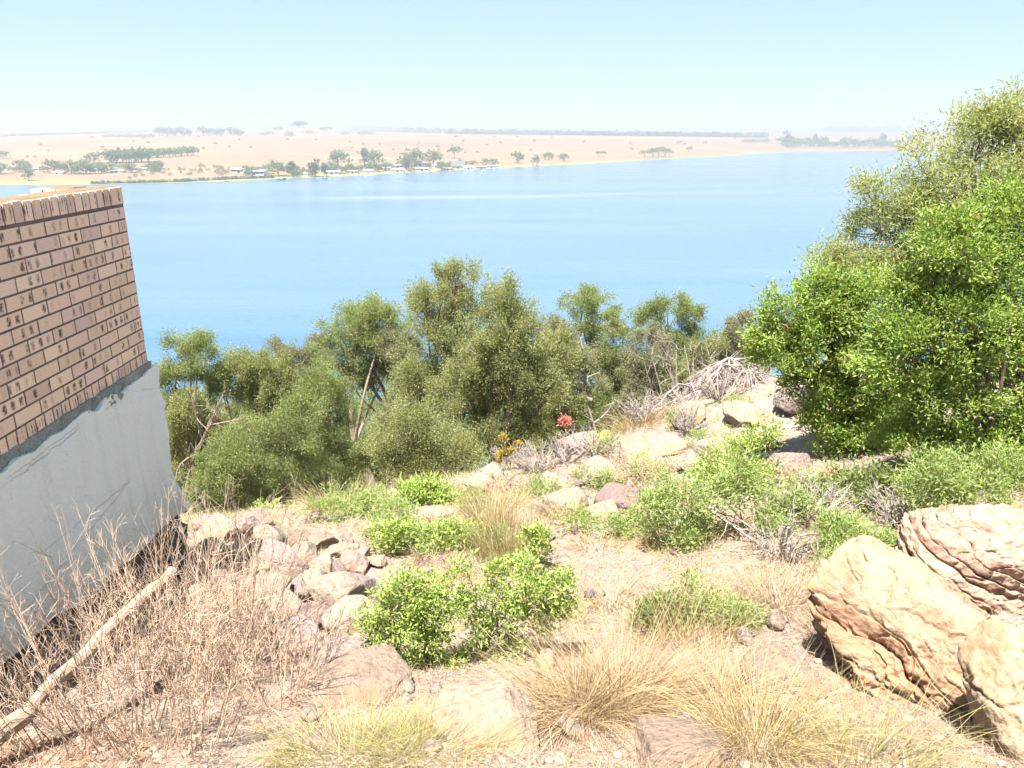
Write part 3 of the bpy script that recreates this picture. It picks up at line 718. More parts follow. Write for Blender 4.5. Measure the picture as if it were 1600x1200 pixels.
def rocks_listed():
    L = [  # px, py(base), half width px, height ratio, name, label, mat, planes
        (1000,742,52,.55,'boulder','pale orange flat-topped rock ledge on the ridge with dark crevice under it','cream'),
        (945,752,40,.5,'boulder','low yellowish rock running down from the flat-topped ridge ledge','cream'),
        (1122,722,27,1.0,'boulder','upright orange rock standing alone above the pale green thorn bush','cream'),
        (965,795,46,.6,'boulder','pinkish cracked rock with dark hollow on the slope above the dry grass','pink'),
        (890,808,38,.8,'boulder','rounded tan rock beside the tall dry broom grass','cream'),
        (765,765,34,.85,'boulder','cream rounded rock at the foot of the olive tree','cream'),
        (912,706,30,.55,'boulder','flat orange rock at the ridge edge under the red flowers','pink'),
        (1230,735,30,.6,'boulder','brown rock peeping out of the shade of the large green shrub','pink'),
        (1240,640,36,.6,'boulder','pinkish rock on the ridge left of the large green shrub','pink'),
        (1165,660,40,.5,'boulder','orange rock below the arching dead branches','cream'),
        (845,845,20,.7,'boulder','small pink rock behind the right arm of the green bush','pink'),
        (700,980,36,.5,'boulder','flat pale rock half hidden behind the front green bush','cream'),
        (560,1085,95,.33,'boulder','broad flat cream rock in front of the green bush, left of its stem','cream'),
        (770,1140,110,.38,'boulder','broad low tan rock in front of the green bush, right of its stem','cream'),
        (540,1045,60,.4,'boulder','mauve flat rock below the rubble heap','pink'),
        (1080,1190,85,.4,'boulder','tan rock half covered by straw grass at the bottom edge','cream'),
        (1235,1075,55,.6,'boulder','orange rock with white streak left of the folded boulder','cream'),
        (1350,690,30,.6,'boulder','dark rock under the large green shrub','pink'),
        (1040,705,34,.5,'boulder','low cracked tan rock just right of the flat-topped ledge','cream'),
        (1085,735,26,.6,'boulder','small orange-tan rock below the upright orange rock','cream'),
        (1190,700,30,.5,'boulder','tan rock between the upright orange rock and the shrub shade','cream'),
        (1150,690,22,.6,'boulder','pinkish rock sunk in the dead grass under the arching branches','pink'),
        (870,765,30,.5,'boulder','pinkish flat rock among the grey dead shrubs of the ridge','pink'),
        (930,815,34,.45,'boulder','sunken tan rock in the dry grass above the dark grey stone','cream'),
        (1010,810,26,.5,'boulder','small rock at the left edge of the pale green thorn bush','pink'),
        (1080,660,30,.5,'boulder','pale rock on the crest at the left foot of the arching branches','cream'),
        (820,770,24,.6,'boulder','mauve rock behind the pale broom grass','pink'),
        (958,678,26,.5,'boulder','pale sandy rock on the ridge beside the yellow one','cream'),
    ]
    for i, (px, py, hw, hr, nm, lb, mt) in enumerate(L):
        g = ground_at(px, py); s = hw * g[1] / 1120
        put_rock(nm, lb, 'rock', g, (s * 1.35, s * 1.15, s * hr * 1.2), M[mt], 300 + i, 6 if hw > 45 else 5, 15, .05, 24, rng.uniform(0, 6), None, .28)
    g = ground_at(938, 695); put_rock('boulder', 'bright yellow lichen covered rock on the ridge edge', 'rock', g, (.2, .18, .14), M['yellow'], 340, 5, sink=.2)
    g = ground_at(921, 940); put_rock('stone', 'small dark grey stone lying alone on the bare slope right of the green bush', 'rock', g, (.045, .05, .055), M['grey'], 341, 4, sink=.1)
    g = ground_at(835, 1065); put_rock('stone', 'small pale grey stone on the soil right of the green bush', 'rock', g, (.06, .05, .03), M['grey'], 342, 4, sink=.1)
    for i in range(90):
        px, py = rng.uniform(330, 1250), rng.uniform(760, 1190); g = ground_at(px, py)
        if not (.5 < g[1] < 12): continue
        s = rng.uniform(.015, .05) * (1 + .1 * g[1])
        put_rock('loose_stone', 'fist sized tan stone lying loose on the dry slope', 'rock', g, (s * 1.3, s, s * .7), M['cream'] if i % 2 else M['pink'], 400 + i, 3, 10, rz=rng.uniform(0, 6), group='loose stones on the slope', sink=.2)
rocks_listed()

# ================================================================== LOGS
M['dry_wood'] = woodmat('weathered_wood', ((0.292, 0.212, 0.146), (0.365, 0.278, 0.197), (0.249, 0.190, 0.146)))
M['bark'] = woodmat('grey_brown_bark', ((0.117, 0.087, 0.069), (0.176, 0.132, 0.102), (0.205, 0.146, 0.117)))
M['pale_bark'] = woodmat('pale_pinkish_bark', ((0.249, 0.183, 0.146), (0.307, 0.233, 0.190), (0.219, 0.160, 0.132)))
M['dead_twig'] = woodmat('dead_grey_twigs', ((0.241, 0.197, 0.176), (0.307, 0.256, 0.226), (0.205, 0.168, 0.153)))
M['straw_twig'] = woodmat('dry_straw_stems', ((0.410, 0.301, 0.211), (0.500, 0.383, 0.272), (0.357, 0.246, 0.176)))
def log(label, a, b, ra, rb):
    mb = MB(); n = 16; P = bez(a, b, (0, 0, .02), n); P += np.random.default_rng(3).normal(0, .006, P.shape)
    mb.tube(P, np.linspace(ra, rb, n) * (1 + .12 * np.random.default_rng(4).normal(size=n)), 10, .3)
    return thing_mesh(mb, 'wooden_pole', M['dry_wood'], label, 'pole', a, smooth=False)
log('pale weathered wooden pole slanting up through the dry bushes below the plaster', at(-70, 1215, 2.05), at(268, 896, 3.9), .034, .027)
log('thin grey dead pole leaning by the wall corner behind the dry bushes', at(255, 1000, 4.3), at(352, 846, 5.6), .022, .016)

# ================================================================== TREES AND SHRUBS
M['olive'] = leafmat('olive_leaves', [(.165, .19, .085), (.215, .24, .10), (.265, .285, .12), (.30, .31, .14)])
M['olive_dull'] = leafmat('dull_olive_leaves', [(0.158, 0.172, 0.102), (0.219, 0.224, 0.135), (0.291, 0.278, 0.190)])
M['mid'] = leafmat('mid_green_leaves', [(0.137, 0.175, 0.066), (0.203, 0.247, 0.089), (0.276, 0.326, 0.118)])
M['fresh'] = leafmat('fresh_green_leaves', [(0.219, 0.298, 0.082), (0.301, 0.398, 0.104), (0.395, 0.477, 0.149)], .4)
M['shrub'] = leafmat('bright_shrub_leaves', [(0.138, 0.206, 0.049), (0.224, 0.312, 0.065), (0.322, 0.418, 0.093)], .4)
M['feather'] = leafmat('pale_feathery_leaves', [(0.215, 0.253, 0.097), (0.290, 0.323, 0.129), (0.366, 0.388, 0.161)], .45)
M['pale'] = leafmat('pale_green_leaves', [(0.210, 0.276, 0.099), (0.276, 0.353, 0.122), (0.365, 0.419, 0.165)], .45)
M['greyleaf'] = leafmat('grey_green_leaves', [(0.127, 0.137, 0.078), (0.176, 0.176, 0.098)], .2)
M['yellow_leaf'] = leafmat('yellow_leaves', [(0.292, 0.244, 0.049), (0.370, 0.292, 0.058)], .35)
M['red_leaf'] = leafmat('red_flowers', [(0.439, 0.137, 0.107), (0.488, 0.195, 0.156)], .3)
M['straw'] = leafmat('straw_grass', [(0.289, 0.199, 0.122), (0.358, 0.262, 0.152), (0.413, 0.317, 0.198)], .3, .6)
M['pink_straw'] = leafmat('pink_straw_grass', [(0.275, 0.187, 0.152), (0.345, 0.248, 0.198), (0.400, 0.303, 0.244)], .3, .6)
M['yellow_straw'] = leafmat('yellow_straw_grass', [(0.303, 0.231, 0.109), (0.379, 0.295, 0.159), (0.427, 0.351, 0.219)], .35, .6)
M['green_straw'] = leafmat('green_yellow_grass', [(0.248, 0.241, 0.091), (0.317, 0.289, 0.122), (0.372, 0.330, 0.168)], .35, .6)

def lob(px, py, r, D, ry=None, dj=0.0, dep=.8):
    c = at(px, py, D + dj); s = D / 1170
    return [c[0], c[1], c[2], r * s, r * s * dep, (ry or r) * s]
def px_tree(name, label, cat, base_px, D, spec, leaf, bark, grow=1.0, **kw):
    if name == 'tree' and D > 13: grow = 1.1
    l, _ = ray(*base_px); b = np.array([l * D, D, h1(l * D, D)])
    lobes = [lob(s[0], s[1], s[2] * grow, D, s[3] * grow if len(s) > 3 else None, (s[4] if len(s) > 4 else rng.uniform(-.5, .5)) * s[2] * D / 1500) for s in spec]
    return make_tree(name, label, cat, b, lobes, leaf, bark, **kw)
T = dict(L=.058, Wd=.024, spread=.07, per=28, n_sprig=28, hollow=.66)
G1 = None
px_tree('tree', 'rounded mid-green tree just right of the plaster corner, standing above its neighbours', 'tree', (305,790), 20, [(300,565,42,36),(280,600,34),(332,600,30),(300,650,36),(275,660,24)], M['mid'], M['bark'], n_clump=64, stems=3, trunk_r=.09, **T)
px_tree('tree', 'dull olive tree with tangled bare stems, second from the plaster corner', 'tree', (385,790), 21, [(385,590,42,32),(350,612,28),(420,600,34),(390,640,36)], M['olive'], M['pale_bark'], n_clump=56, stems=3, trunk_r=.09, **T)
px_tree('tree', 'grey-olive tree top between the dull olive tree and the tall reddish trunk', 'tree', (460,800), 24, [(450,565,36,32),(482,548,26),(470,605,44),(500,580,30),(440,620,36)], M['olive_dull'], M['bark'], n_clump=64, stems=2, trunk_r=.1, **T)
px_tree('tree', 'low feathery green tree in front of the leaning dead trunk', 'tree', (365,800), 15.5, [(375,720,44,40),(345,755,40),(405,700,40),(385,770,40),(330,790,28)], M['mid'], M['bark'], n_clump=72, stems=2, trunk_r=.06, L=.052, Wd=.018, spread=.08, per=26, n_sprig=23)
px_tree('tree', 'feathery green tree with dark hollow crown in the middle of the left group', 'tree', (450,815), 16, [(450,690,44,44),(430,740,44),(475,660,40),(445,785,40),(480,730,34)], M['mid'], M['bark'], n_clump=80, stems=2, trunk_r=.06, L=.052, Wd=.018, spread=.08, per=26, n_sprig=23)
px_tree('tree', 'bright green feathery tree left of the tall reddish trunk', 'tree', (525,800), 17, [(515,640,40,46),(530,700,42),(500,745,44),(545,745,38),(520,785,36),(495,610,32)], M['mid'], M['bark'], n_clump=88, stems=2, trunk_r=.06, L=.052, Wd=.018, spread=.08, per=26, n_sprig=23)
px_tree('tree', 'tall tree with forked reddish bare trunk and rounded dark green crown', 'tree', (592,775), 22, [(565,510,52,34),(532,545,34,44),(600,545,34,50),(560,565,50,40),(606,590,26),(545,600,26)], M['mid'], M['pale_bark'], n_clump=92, stems=2, trunk_r=.15, fork=.5, **T)
px_tree('tree', 'tall pointed olive tree, highest top of the middle group', 'tree', (715,745), 19, [(712,452,34,34),(690,495,46,40),(735,510,40,50),(668,505,28,40),(700,565,60,50),(652,600,32),(690,630,50),(740,590,50)], M['olive'], M['bark'], n_clump=142, trunk_r=.16, hollow=.72, clump_k=.42, L=.058, Wd=.022, spread=.07, per=26, n_sprig=25)
px_tree('tree', 'broad olive tree with heavy dark lower boughs above the ridge rocks', 'tree', (785,745), 16.5, [(792,478,32,34),(800,530,46,50),(752,555,44),(822,580,44),(780,600,60),(725,620,44),(850,630,38),(790,660,50),(835,690,34),(735,680,40)], M['olive'], M['bark'], n_clump=179, trunk_r=.16, hollow=.72, clump_k=.42, L=.055, Wd=.021, spread=.065, per=26, n_sprig=25)
px_tree('tree', 'low yellow-olive tree right of the reddish trunk, in front of the tall olive trees', 'tree', (665,770), 14, [(640,680,46,44),(690,715,48),(605,700,28,40),(650,730,56,40),(720,725,34,40)], M['olive'], M['bark'], n_clump=80, trunk_r=.1, clump_k=.38, L=.05, Wd=.018, spread=.08, per=24, n_sprig=23)
px_tree('tree', 'thin green tree with flat dark top against the lake, right of the olive trees', 'tree', (930,690), 24, [(912,485,40,28),(940,510,30),(890,510,24),(905,560,36),(940,590,40)], M['mid'], M['pale_bark'], n_clump=60, stems=3, trunk_r=.09, twig=3, **T)
px_tree('tree', 'brownish olive tree with slanting pale boughs behind the broad olive tree', 'tree', (900,690), 21, [(860,525,32,28),(880,560,36),(860,600,40),(900,620,40)], M['olive_dull'], M['pale_bark'], n_clump=48, stems=2, trunk_r=.09, twig=3, **T)
px_tree('tree', 'olive tree between the flat-topped tree and the twiggy pale tree', 'tree', (975,680), 23, [(980,525,34,30),(960,575,34),(985,610,40),(965,640,34)], M['olive'], M['bark'], n_clump=56, stems=2, trunk_r=.09, **T)
px_tree('tree', 'rounded tree with a fan of bare pale twigs showing through its crown', 'tree', (1060,650), 22, [(1042,492,38,28),(1072,515,30),(1018,515,24),(1060,550,40),(1085,570,36)], M['mid'], M['dead_twig'], n_clump=57, stems=4, trunk_r=.06, twig=3, **T)
px_tree('tree', 'low olive tree behind the arching dead branches', 'tree', (1105,640), 20, [(1100,565,32),(1085,605,38),(1120,590,26),(1050,620,34)], M['olive'], M['bark'], n_clump=48, stems=2, trunk_r=.07, **T)
px_tree('tree', 'small grey-green tree top peeping out left of the large bright shrub', 'tree', (1165,600), 20, [(1140,525,20),(1165,515,22),(1175,550,32),(1145,560,24)], M['olive_dull'], M['bark'], n_clump=35, stems=2, trunk_r=.07, **T)
for i, (bx, sp, D) in enumerate([((340,800), [(310,700,40),(340,660,40),(360,700,40)], 25), ((500,800), [(500,640,46),(480,690,46),(440,650,40)], 26), ((630,780), [(625,600,34),(640,640,46),(610,660,40)], 25.5), ((880,720), [(890,640,46),(850,660,40),(920,650,40)], 26), ((1020,680), [(1000,640,44),(1040,620,40),(1070,640,36)], 25.5), ((420,800), [(400,680,44),(420,720,46),(380,650,36)], 24.5), ((300,800), [(290,740,36),(320,770,36),(275,700,26)], 21), ((590,790), [(570,700,40),(600,740,40),(560,750,36)], 24), ((950,700), [(940,660,36),(980,640,36),(910,670,34)], 21), ((480,810), [(470,770,40),(520,770,40),(430,780,36)], 20), ((1100,650), [(1090,610,30),(1130,600,28),(1160,590,24)], 22), ((760,745), [(740,700,44),(800,700,44),(700,720,40)], 19)]):
    px_tree('tree', 'dark shaded tree filling the gap behind the nearer trees', 'tree', bx, D, sp, M['mid'], M['bark'], group='shaded trees behind the front row', n_clump=36, stems=2, trunk_r=.07, **T)
for i, px in enumerate(range(278, 1170, 46)):
    y0 = 655 if px < 560 else (630 if px < 900 else 600); D = 27 + 2 * math.sin(i * 2.1)
    px_tree('tree', 'dark shaded tree filling the gap behind the nearer trees', 'tree', (px, 780), D, [(px, y0 + 20, 44), (px + 22, y0 + 75, 48), (px - 22, y0 + 125, 50), (px + 10, y0 + 175, 50)], M['mid'], M['bark'], group='shaded trees behind the front row', n_clump=48, stems=2, trunk_r=.07, L=.12, Wd=.055, spread=.12, per=10, n_sprig=20)
for lb, bx, D, sp in [('slender olive-green tree between the dull olive tree and the tall reddish trunk', (430,790), 20.5, [(425,600,26,36),(432,655,32,40),(420,710,34,44)]),
                      ('slender grey-green tree just left of the tall pointed olive tree', (640,770), 21, [(632,560,26,36),(640,615,32,40),(635,670,34,44)]),
                      ('feathery olive tree closing the gap right of the broad olive tree', (865,720), 19, [(868,560,30,40),(872,620,36,44),(860,675,34,36)]),
                      ('grey-green leafy tree at the foot of the fan of bare stems', (1015,670), 20, [(1010,560,28,38),(1020,615,34,36),(990,650,32,28)]),
                      ('dark olive tree filling the space beside the leaning dead trunk', (300,800), 18.5, [(300,660,30,40),(285,720,30,44),(330,690,28,40)])]:
    px_tree('tree', lb, 'tree', bx, D, sp, M['olive_dull'] if 'grey' in lb else M['olive'], M['bark'], n_clump=60, stems=2, trunk_r=.07, **T)
# bare dead trees
def dead_tree(label, pts, side, r, nm='dead_tree', sd=1, twig_len=.9, dens=10, mat='dead_twig'):
    mb = MB(); base = np.asarray(pts[0][0], float)
    for a, b, rr in pts:
        P = bez(a, b, rng.normal(size=3) * .06 * np.linalg.norm(np.subtract(b, a)), 9); mb.tube(P, np.linspace(rr, rr * .35, 9), 5, rng.random())
        for s in range(dens):
            k = rng.integers(2, 9); p = P[k]; d = unit(unit(P[-1] - P[0]) + rng.normal(size=3) * .55)
            Q = bez(p, p + d * twig_len * rng.uniform(.4, 1.1), rng.normal(size=3) * .1, 5); mb.tube(Q, np.linspace(rr * .4, rr * .12, 5), 4, rng.random())
            for z in range(3):
                p2 = Q[rng.integers(1, 5)]; d2 = unit(d + rng.normal(size=3) * .7); mb.tube(np.array([p2, p2 + d2 * twig_len * .4]), np.array([rr * .2, rr * .08]), 3, rng.random())
    return thing_mesh(mb, nm, M[mat], label, 'dead tree', base)
dead_tree('bare dead tree leaning right, with forked grey branches, beside the plaster corner', [(on_ground(284, 16) + [0, 0, -.3], at(330, 660, 16), .07), (at(318, 690, 16), at(352, 610, 16.2), .04), (at(318, 690, 16), at(305, 630, 15.8), .035), (at(325, 665, 16), at(375, 655, 16), .03)], 1, .05, twig_len=.6, mat='bark', dens=7)
dead_tree('small pinkish bare tree fork in the gap of the left group', [(at(388, 790, 18), at(388, 700, 18), .06), (at(388, 710, 18), at(420, 660, 18), .04), (at(388, 715, 18), at(375, 670, 18), .035)], 1, .05, twig_len=.6, mat='pale_bark')
dead_tree('long pale dead trunk slanting left over the right tree group', [(on_ground(965, 19), at(905, 590, 19), .07), (at(910, 600, 19), at(845, 515, 19), .05), (at(925, 625, 19), at(870, 600, 19), .04)], 1, .05, twig_len=.9, dens=12)
dead_tree('fan of bare grey stems rising behind the arching dead branches', [(on_ground(1062 + k * 2, 18.5), at(1005 + k * 13, 540 + abs(k - 4) * 5, 18.5 + .1 * k), .028) for k in range(9)], 1, .03, twig_len=.6, dens=9)
def arching():
    mb = MB(); D = 13.6; base = on_ground(1060, D)
    arcs = [((1060,650),(1135,560),(1200,605),.035),((1085,640),(1140,568),(1188,625),.03),((1050,655),(1110,575),(1165,640),.026),((1100,650),(1140,580),(1200,640),.024),((1010,655),(1075,600),(1130,650),.02),((1160,650),(1165,580),(1210,620),.024)]
    for a, c, b, r in arcs:
        A_, C_, B_ = at(*a, D + rng.uniform(-.5, .5)), at(*c, D + rng.uniform(-.5, .5)), at(*b, D + rng.uniform(-.5, .5))
        t = np.linspace(0, 1, 14)[:, None]; cc = 2 * C_ - .5 * (A_ + B_); P = (1 - t) ** 2 * A_ + 2 * t * (1 - t) * cc + t * t * B_
        P = P + rng.normal(0, .02, P.shape); mb.tube(P, np.linspace(r, r * .45, 14), 6, rng.random())
        for s in range(90):
            p = P[rng.integers(1, 14)]; d = unit(np.array([rng.normal() * .6, rng.normal() * .6, -.75]) + unit(P[-1] - P[0]) * .3)
            Q = bez(p, p + d * rng.uniform(.3, 1.25), (0, 0, .12), 5); mb.tube(Q, np.linspace(.009, .003, 5), 3, rng.random())
            for z in range(4):
                p2 = Q[rng.integers(1, 5)]; mb.tube(np.array([p2, p2 + unit(d + rng.normal(size=3) * .7) * .28]), np.array([.005, .003]), 3, rng.random())
    thing_mesh(mb, 'dead_branches', M['dead_twig'], 'tangle of arching grey dead branches with drooping twigs on the ridge', 'dead bush', base)
arching()
# large bright shrubs and the feathery tree on the right
SH_ = dict(L=.05, Wd=.022, spread=.055, n_sprig=14, per=13)
px_tree('shrub', 'large bright green shrub on the ridge, reaching out left in front of the lake', 'shrub', (1330,760), 8.6, [(1235,510,46,44),(1290,475,46),(1225,555,46,40),(1290,545,56),(1350,500,56),(1340,590,56),(1260,600,36,26),(1300,630,44,36),(1385,640,52),(1310,690,40,34),(1350,660,50),(1400,720,56),(1330,745,40),(1285,665,36,28),(1430,770,44)], M['shrub'], M['bark'], n_clump=420, stems=4, trunk_r=.05, clump_k=.27, hollow=.55, **SH_)
px_tree('shrub', 'tall dense dark-hearted green shrub at the right edge of the picture', 'shrub', (1510,800), 7.0, [(1440,470,60,52),(1510,400,64,56),(1580,340,60,46),(1420,560,64),(1500,520,80),(1590,460,76),(1480,620,70),(1570,600,80),(1440,690,64,50),(1530,720,70,54),(1610,700,66),(1620,540,70),(1540,780,56),(1600,780,56),(1480,760,50)], M['shrub'], M['bark'], n_clump=560, stems=5, trunk_r=.05, clump_k=.27, hollow=.55, L=.045, Wd=.02, spread=.05, n_sprig=15, per=14)
px_tree('tree', 'tall pale feathery tree rising behind the dense green shrub, against the sky', 'tree', (1520,700), 10.5, [(1395,325,52,46),(1450,265,50,44),(1530,225,50,36),(1600,230,60,40),(1370,360,40,30),(1440,350,60,40),(1520,300,70,50),(1590,320,70,60),(1350,310,24),(1470,400,60,40),(1560,195,40,28),(1512,196,26,20),(1600,190,40),(1345,425,50,36),(1410,430,50,40),(1500,360,60)], M['feather'], M['bark'], n_clump=330, stems=3, trunk_r=.07, twig=3, clump_k=.33, hollow=.5, L=.07, Wd=.017, spread=.075, n_sprig=11, per=12, jitter=.9, droop=.2)
px_tree('tree', 'small pale yellow-green tree poking out at the lake edge above the shrub arm', 'tree', (1330,680), 10.5, [(1300,410,38,24),(1275,440,26,22),(1330,440,40,34)], M['feather'], M['bark'], n_clump=40, stems=2, trunk_r=.04, twig=3, clump_k=.36, L=.065, Wd=.017, spread=.07, n_sprig=10, per=12, jitter=.9)
px_tree('shrub', 'small shaded shrub at the foot of the tall green shrub, with grey twigs', 'shrub', (1400,800), 6.4, [(1330,770,40,34),(1390,770,46,30),(1270,790,30,22),(1450,780,34,28)], M['mid'], M['dead_twig'], n_clump=56, stems=4, trunk_r=.015, L=.06, Wd=.022, spread=.05, n_sprig=9, per=8, twig=3)
px_tree('shrub', 'silvery green bush growing just above the layered boulder', 'shrub', (1500,830), 5.6, [(1470,750,46,42),(1520,770,46,36),(1560,740,40),(1440,790,30,24)], M['pale'], M['dead_twig'], n_clump=80, stems=4, trunk_r=.012, L=.05, Wd=.014, spread=.045, n_sprig=10, per=9, twig=3)
px_tree('shrub', 'fine pale green bush between the thorn bush and the folded boulder', 'shrub', (1345,885), 5.2, [(1345,850,44,34),(1310,830,24,22),(1375,860,26,22)], M['pale'], M['dead_twig'], n_clump=46, stems=4, trunk_r=.010, L=.05, Wd=.012, spread=.04, n_sprig=9, per=9, twig=3)
px_tree('shrub', 'open pale green thorn bush with grey dead stems crossing its middle', 'shrub', (1180,900), 6.0, [(1060,780,44,34),(1110,770,46,34),(1040,820,28,24),(1100,830,40,32),(1135,880,36,30),(1090,880,30,26),(1200,790,40,26),(1240,800,36,26),(1160,930,36,26),(1220,900,30,24),(1150,740,40,26),(1020,860,26,24),(1060,910,28,22),(1120,950,40,26),(1190,960,34,22),(1010,790,26,24)], M['pale'], M['dead_twig'], n_clump=150, stems=6, trunk_r=.016, L=.055, Wd=.015, spread=.05, n_sprig=9, per=8, twig=3, hollow=.2)
px_tree('shrub', 'bright green bush on the slope between the upright orange rock and the shrub shade', 'shrub', (1165,770), 7.6, [(1165,710,38,28),(1195,690,26,24),(1130,730,34,24),(1180,740,34,24),(1110,750,30,20)], M['fresh'], M['dead_twig'], n_clump=64, stems=4, trunk_r=.012, L=.055, Wd=.018, spread=.055, n_sprig=8, per=8, twig=3, lump=.6)
px_tree('shrub', 'small dark green bush behind the straw tussock', 'shrub', (1040,1000), 4.3, [(1035,960,36,26),(1075,975,26,20),(1010,975,20,18)], M['mid'], M['dead_twig'], n_clump=44, stems=4, trunk_r=.008, L=.04, Wd=.014, spread=.035, n_sprig=8, per=8)
# front green bush, two arms
BU = dict(L=.033, Wd=.013, spread=.03, per=9, jitter=.8)
px_tree('shrub', 'dense left half of the bright green front bush beside the rubble', 'shrub', (690,1085), 3.75, [(630,920,34,26),(600,950,28,24),(660,955,32,24),(585,985,26,20),(640,985,34,24),(690,925,30,24),(675,1005,28,20),(615,1010,26,18),(565,965,16,14),(700,965,22,20),(650,1035,22,16),(705,1045,20,22)], M['fresh'], M['bark'], n_clump=130, stems=4, trunk_r=.012, n_sprig=6, clump_k=.38, hollow=.3, lump=.7, twig=3, **BU)
px_tree('shrub', 'open right half of the front bush, bright green with bare forked stems', 'shrub', (740,1075), 3.9, [(770,935,30,24),(830,920,30,26),(872,905,24,22),(810,965,34,26),(755,980,28,22),(860,955,28,24),(728,945,24,22),(800,1005,32,20),(775,900,24,18),(740,1030,20,22),(725,890,20,16),(885,945,18,18),(822,888,20,16),(845,990,24,18),(765,1025,20,16)], M['fresh'], M['bark'], n_clump=140, stems=5, trunk_r=.012, n_sprig=6, clump_k=.38, hollow=.3, lump=.7, twig=3, **BU)
px_tree('shrub', 'fresh green bush at the foot of the yellow-olive tree', 'shrub', (670,820), 8.2, [(660,780,38,24),(700,790,30,26),(640,800,32,24),(690,820,40,24),(630,825,24,18)], M['fresh'], M['dead_twig'], n_clump=90, stems=4, trunk_r=.012, L=.075, Wd=.028, spread=.055, n_sprig=9, per=8)
px_tree('shrub', 'sprawling light green bush behind the front bush', 'shrub', (660,890), 6.2, [(620,840,34,22),(690,850,38,24),(720,870,34,22),(650,875,34,18),(600,870,22,16),(730,835,24,20)], M['fresh'], M['dead_twig'], n_clump=66, stems=4, trunk_r=.010, L=.055, Wd=.024, spread=.05, n_sprig=7, per=7)
px_tree('shrub', 'leafy sprigs in front of the tall dry broom grass', 'shrub', (835,890), 5.6, [(830,850,20,18),(850,870,16,16),(815,880,20,14),(845,835,14,10)], M['fresh'], M['dead_twig'], n_clump=20, stems=3, trunk_r=.007, L=.05, Wd=.02, spread=.035, n_sprig=7, per=7)
px_tree('shrub', 'low yellow-green bush above the rubble heap', 'shrub', (450,825), 9.0, [(440,815,34,14),(490,822,30,14),(410,808,20,12)], M['fresh'], M['dead_twig'], n_clump=44, stems=4, trunk_r=.008, L=.07, Wd=.028, spread=.05, n_sprig=8, per=7)
px_tree('shrub', 'sparse dull green bush between the rubble heap and the fresh green bush', 'shrub', (560,850), 7.6, [(560,815,36,22),(590,840,28,20),(530,830,26,16),(575,790,24,20)], M['pale'], M['straw_twig'], n_clump=44, stems=4, trunk_r=.008, L=.055, Wd=.016, spread=.055, n_sprig=7, per=6)
px_tree('shrub', 'soft green bush behind the broom grass, left of the rounded tan rock', 'shrub', (840,815), 8.6, [(840,775,28,24),(855,795,20,18),(822,790,20,18)], M['pale'], M['dead_twig'], n_clump=40, stems=3, trunk_r=.008, L=.06, Wd=.014, spread=.055, n_sprig=8, per=8)
px_tree('shrub', 'small yellow leaved bush against the dark foot of the olive tree', 'shrub', (795,735), 10.4, [(788,690,8,8),(803,697,8,9),(790,714,12,12)], M['yellow_leaf'], M['bark'], n_clump=26, stems=2, trunk_r=.010, L=.045, Wd=.02, spread=.02, n_sprig=7, per=7)
px_tree('flowering_shrub', 'dark twiggy shrub with a cluster of red flowers at the ridge edge', 'shrub', (885,700), 13.5, [(884,659,6,5)], M['red_leaf'], M['bark'], n_clump=14, stems=2, trunk_r=.012, L=.05, Wd=.03, spread=.03, n_sprig=5, clump_k=.5, per=6, lump=0, parts=('stem', 'flower_cluster'))
# grey low dead shrubs on the ridge
for i, (px, py, D, h, lb) in enumerate([(775,760,9.0,.35,'low mauve-grey dead shrub in front of the cream rounded rock'),(835,745,10,.45,'low mauve-grey dead shrub at the middle of the ridge edge'),(880,735,10.4,.5,'low grey dead shrub left of the flat orange rock'),(925,725,10.9,.5,'grey-pink dead shrub right of the flat orange rock'),(1000,690,12.5,.6,'dead shrub on the ridge above the flat-topped ledge'),(1065,690,11.2,.45,'round pale dead shrub beside the flat-topped ledge'),(1110,680,12.5,.6,'dry brown shrub under the arching dead branches'),(1260,655,12.5,.5,'dead brush heap beside the shrub shade on the ridge'),(1410,830,5.8,.4,'heap of dead pinkish twigs in front of the shrub shade'),(800,735,11.5,.4,'dead shrub beside the small yellow leaved bush'),(1230,890,5.3,.4,'bare grey twigs at the right of the thorn bush'),(1265,830,6.0,.45,'leafless brown bush between the thorn bush and the fine pale bush')]):
    mb = MB(); b = on_ground(px, D); twigs(mb, b, 34, h, 1.0, .006 + .0004 * D, side=8, up=.7, sides=3)
    thing_mesh(mb, 'dead_shrub', M['dead_twig'], lb, 'dead bush', b)
# grey crossing stems of the thorn bush
mb = MB(); b0 = on_ground(1110, 5.8)
for a, c, r in [((1105,795,6.0),(1215,875,5.5),.014),((1120,800,6.0),(1200,860,5.5),.010),((1140,860,5.6),(1240,850,5.3),.012),((1235,850,5.3),(1255,925,5.0),.012),((1190,880,5.4),(1240,940,5.0),.011),((1180,910,5.3),(1250,935,5.0),.010),((1250,838,5.6),(1295,842,5.6),.012),((1288,842,5.6),(1292,820,5.6),.009),((1200,930,5.1),(1150,880,5.4),.009)]:
    P = bez(at(*a), at(*c), rng.normal(size=3) * .05, 8); mb.tube(P, np.linspace(r, r * .6, 8), 5, rng.random())
    for s in range(9):
        p = P[rng.integers(0, 8)]; d = unit(unit(P[-1] - P[0]) * .5 + rng.normal(size=3) * .6); Q = bez(p, p + d * rng.uniform(.1, .35), rng.normal(size=3) * .03, 4); mb.tube(Q, np.linspace(r * .4, .002, 4), 3, rng.random())
thing_mesh(mb, 'dead_branches', M['dead_twig'], 'bare grey fallen branches lying across the pale green thorn bush', 'dead branch', b0)
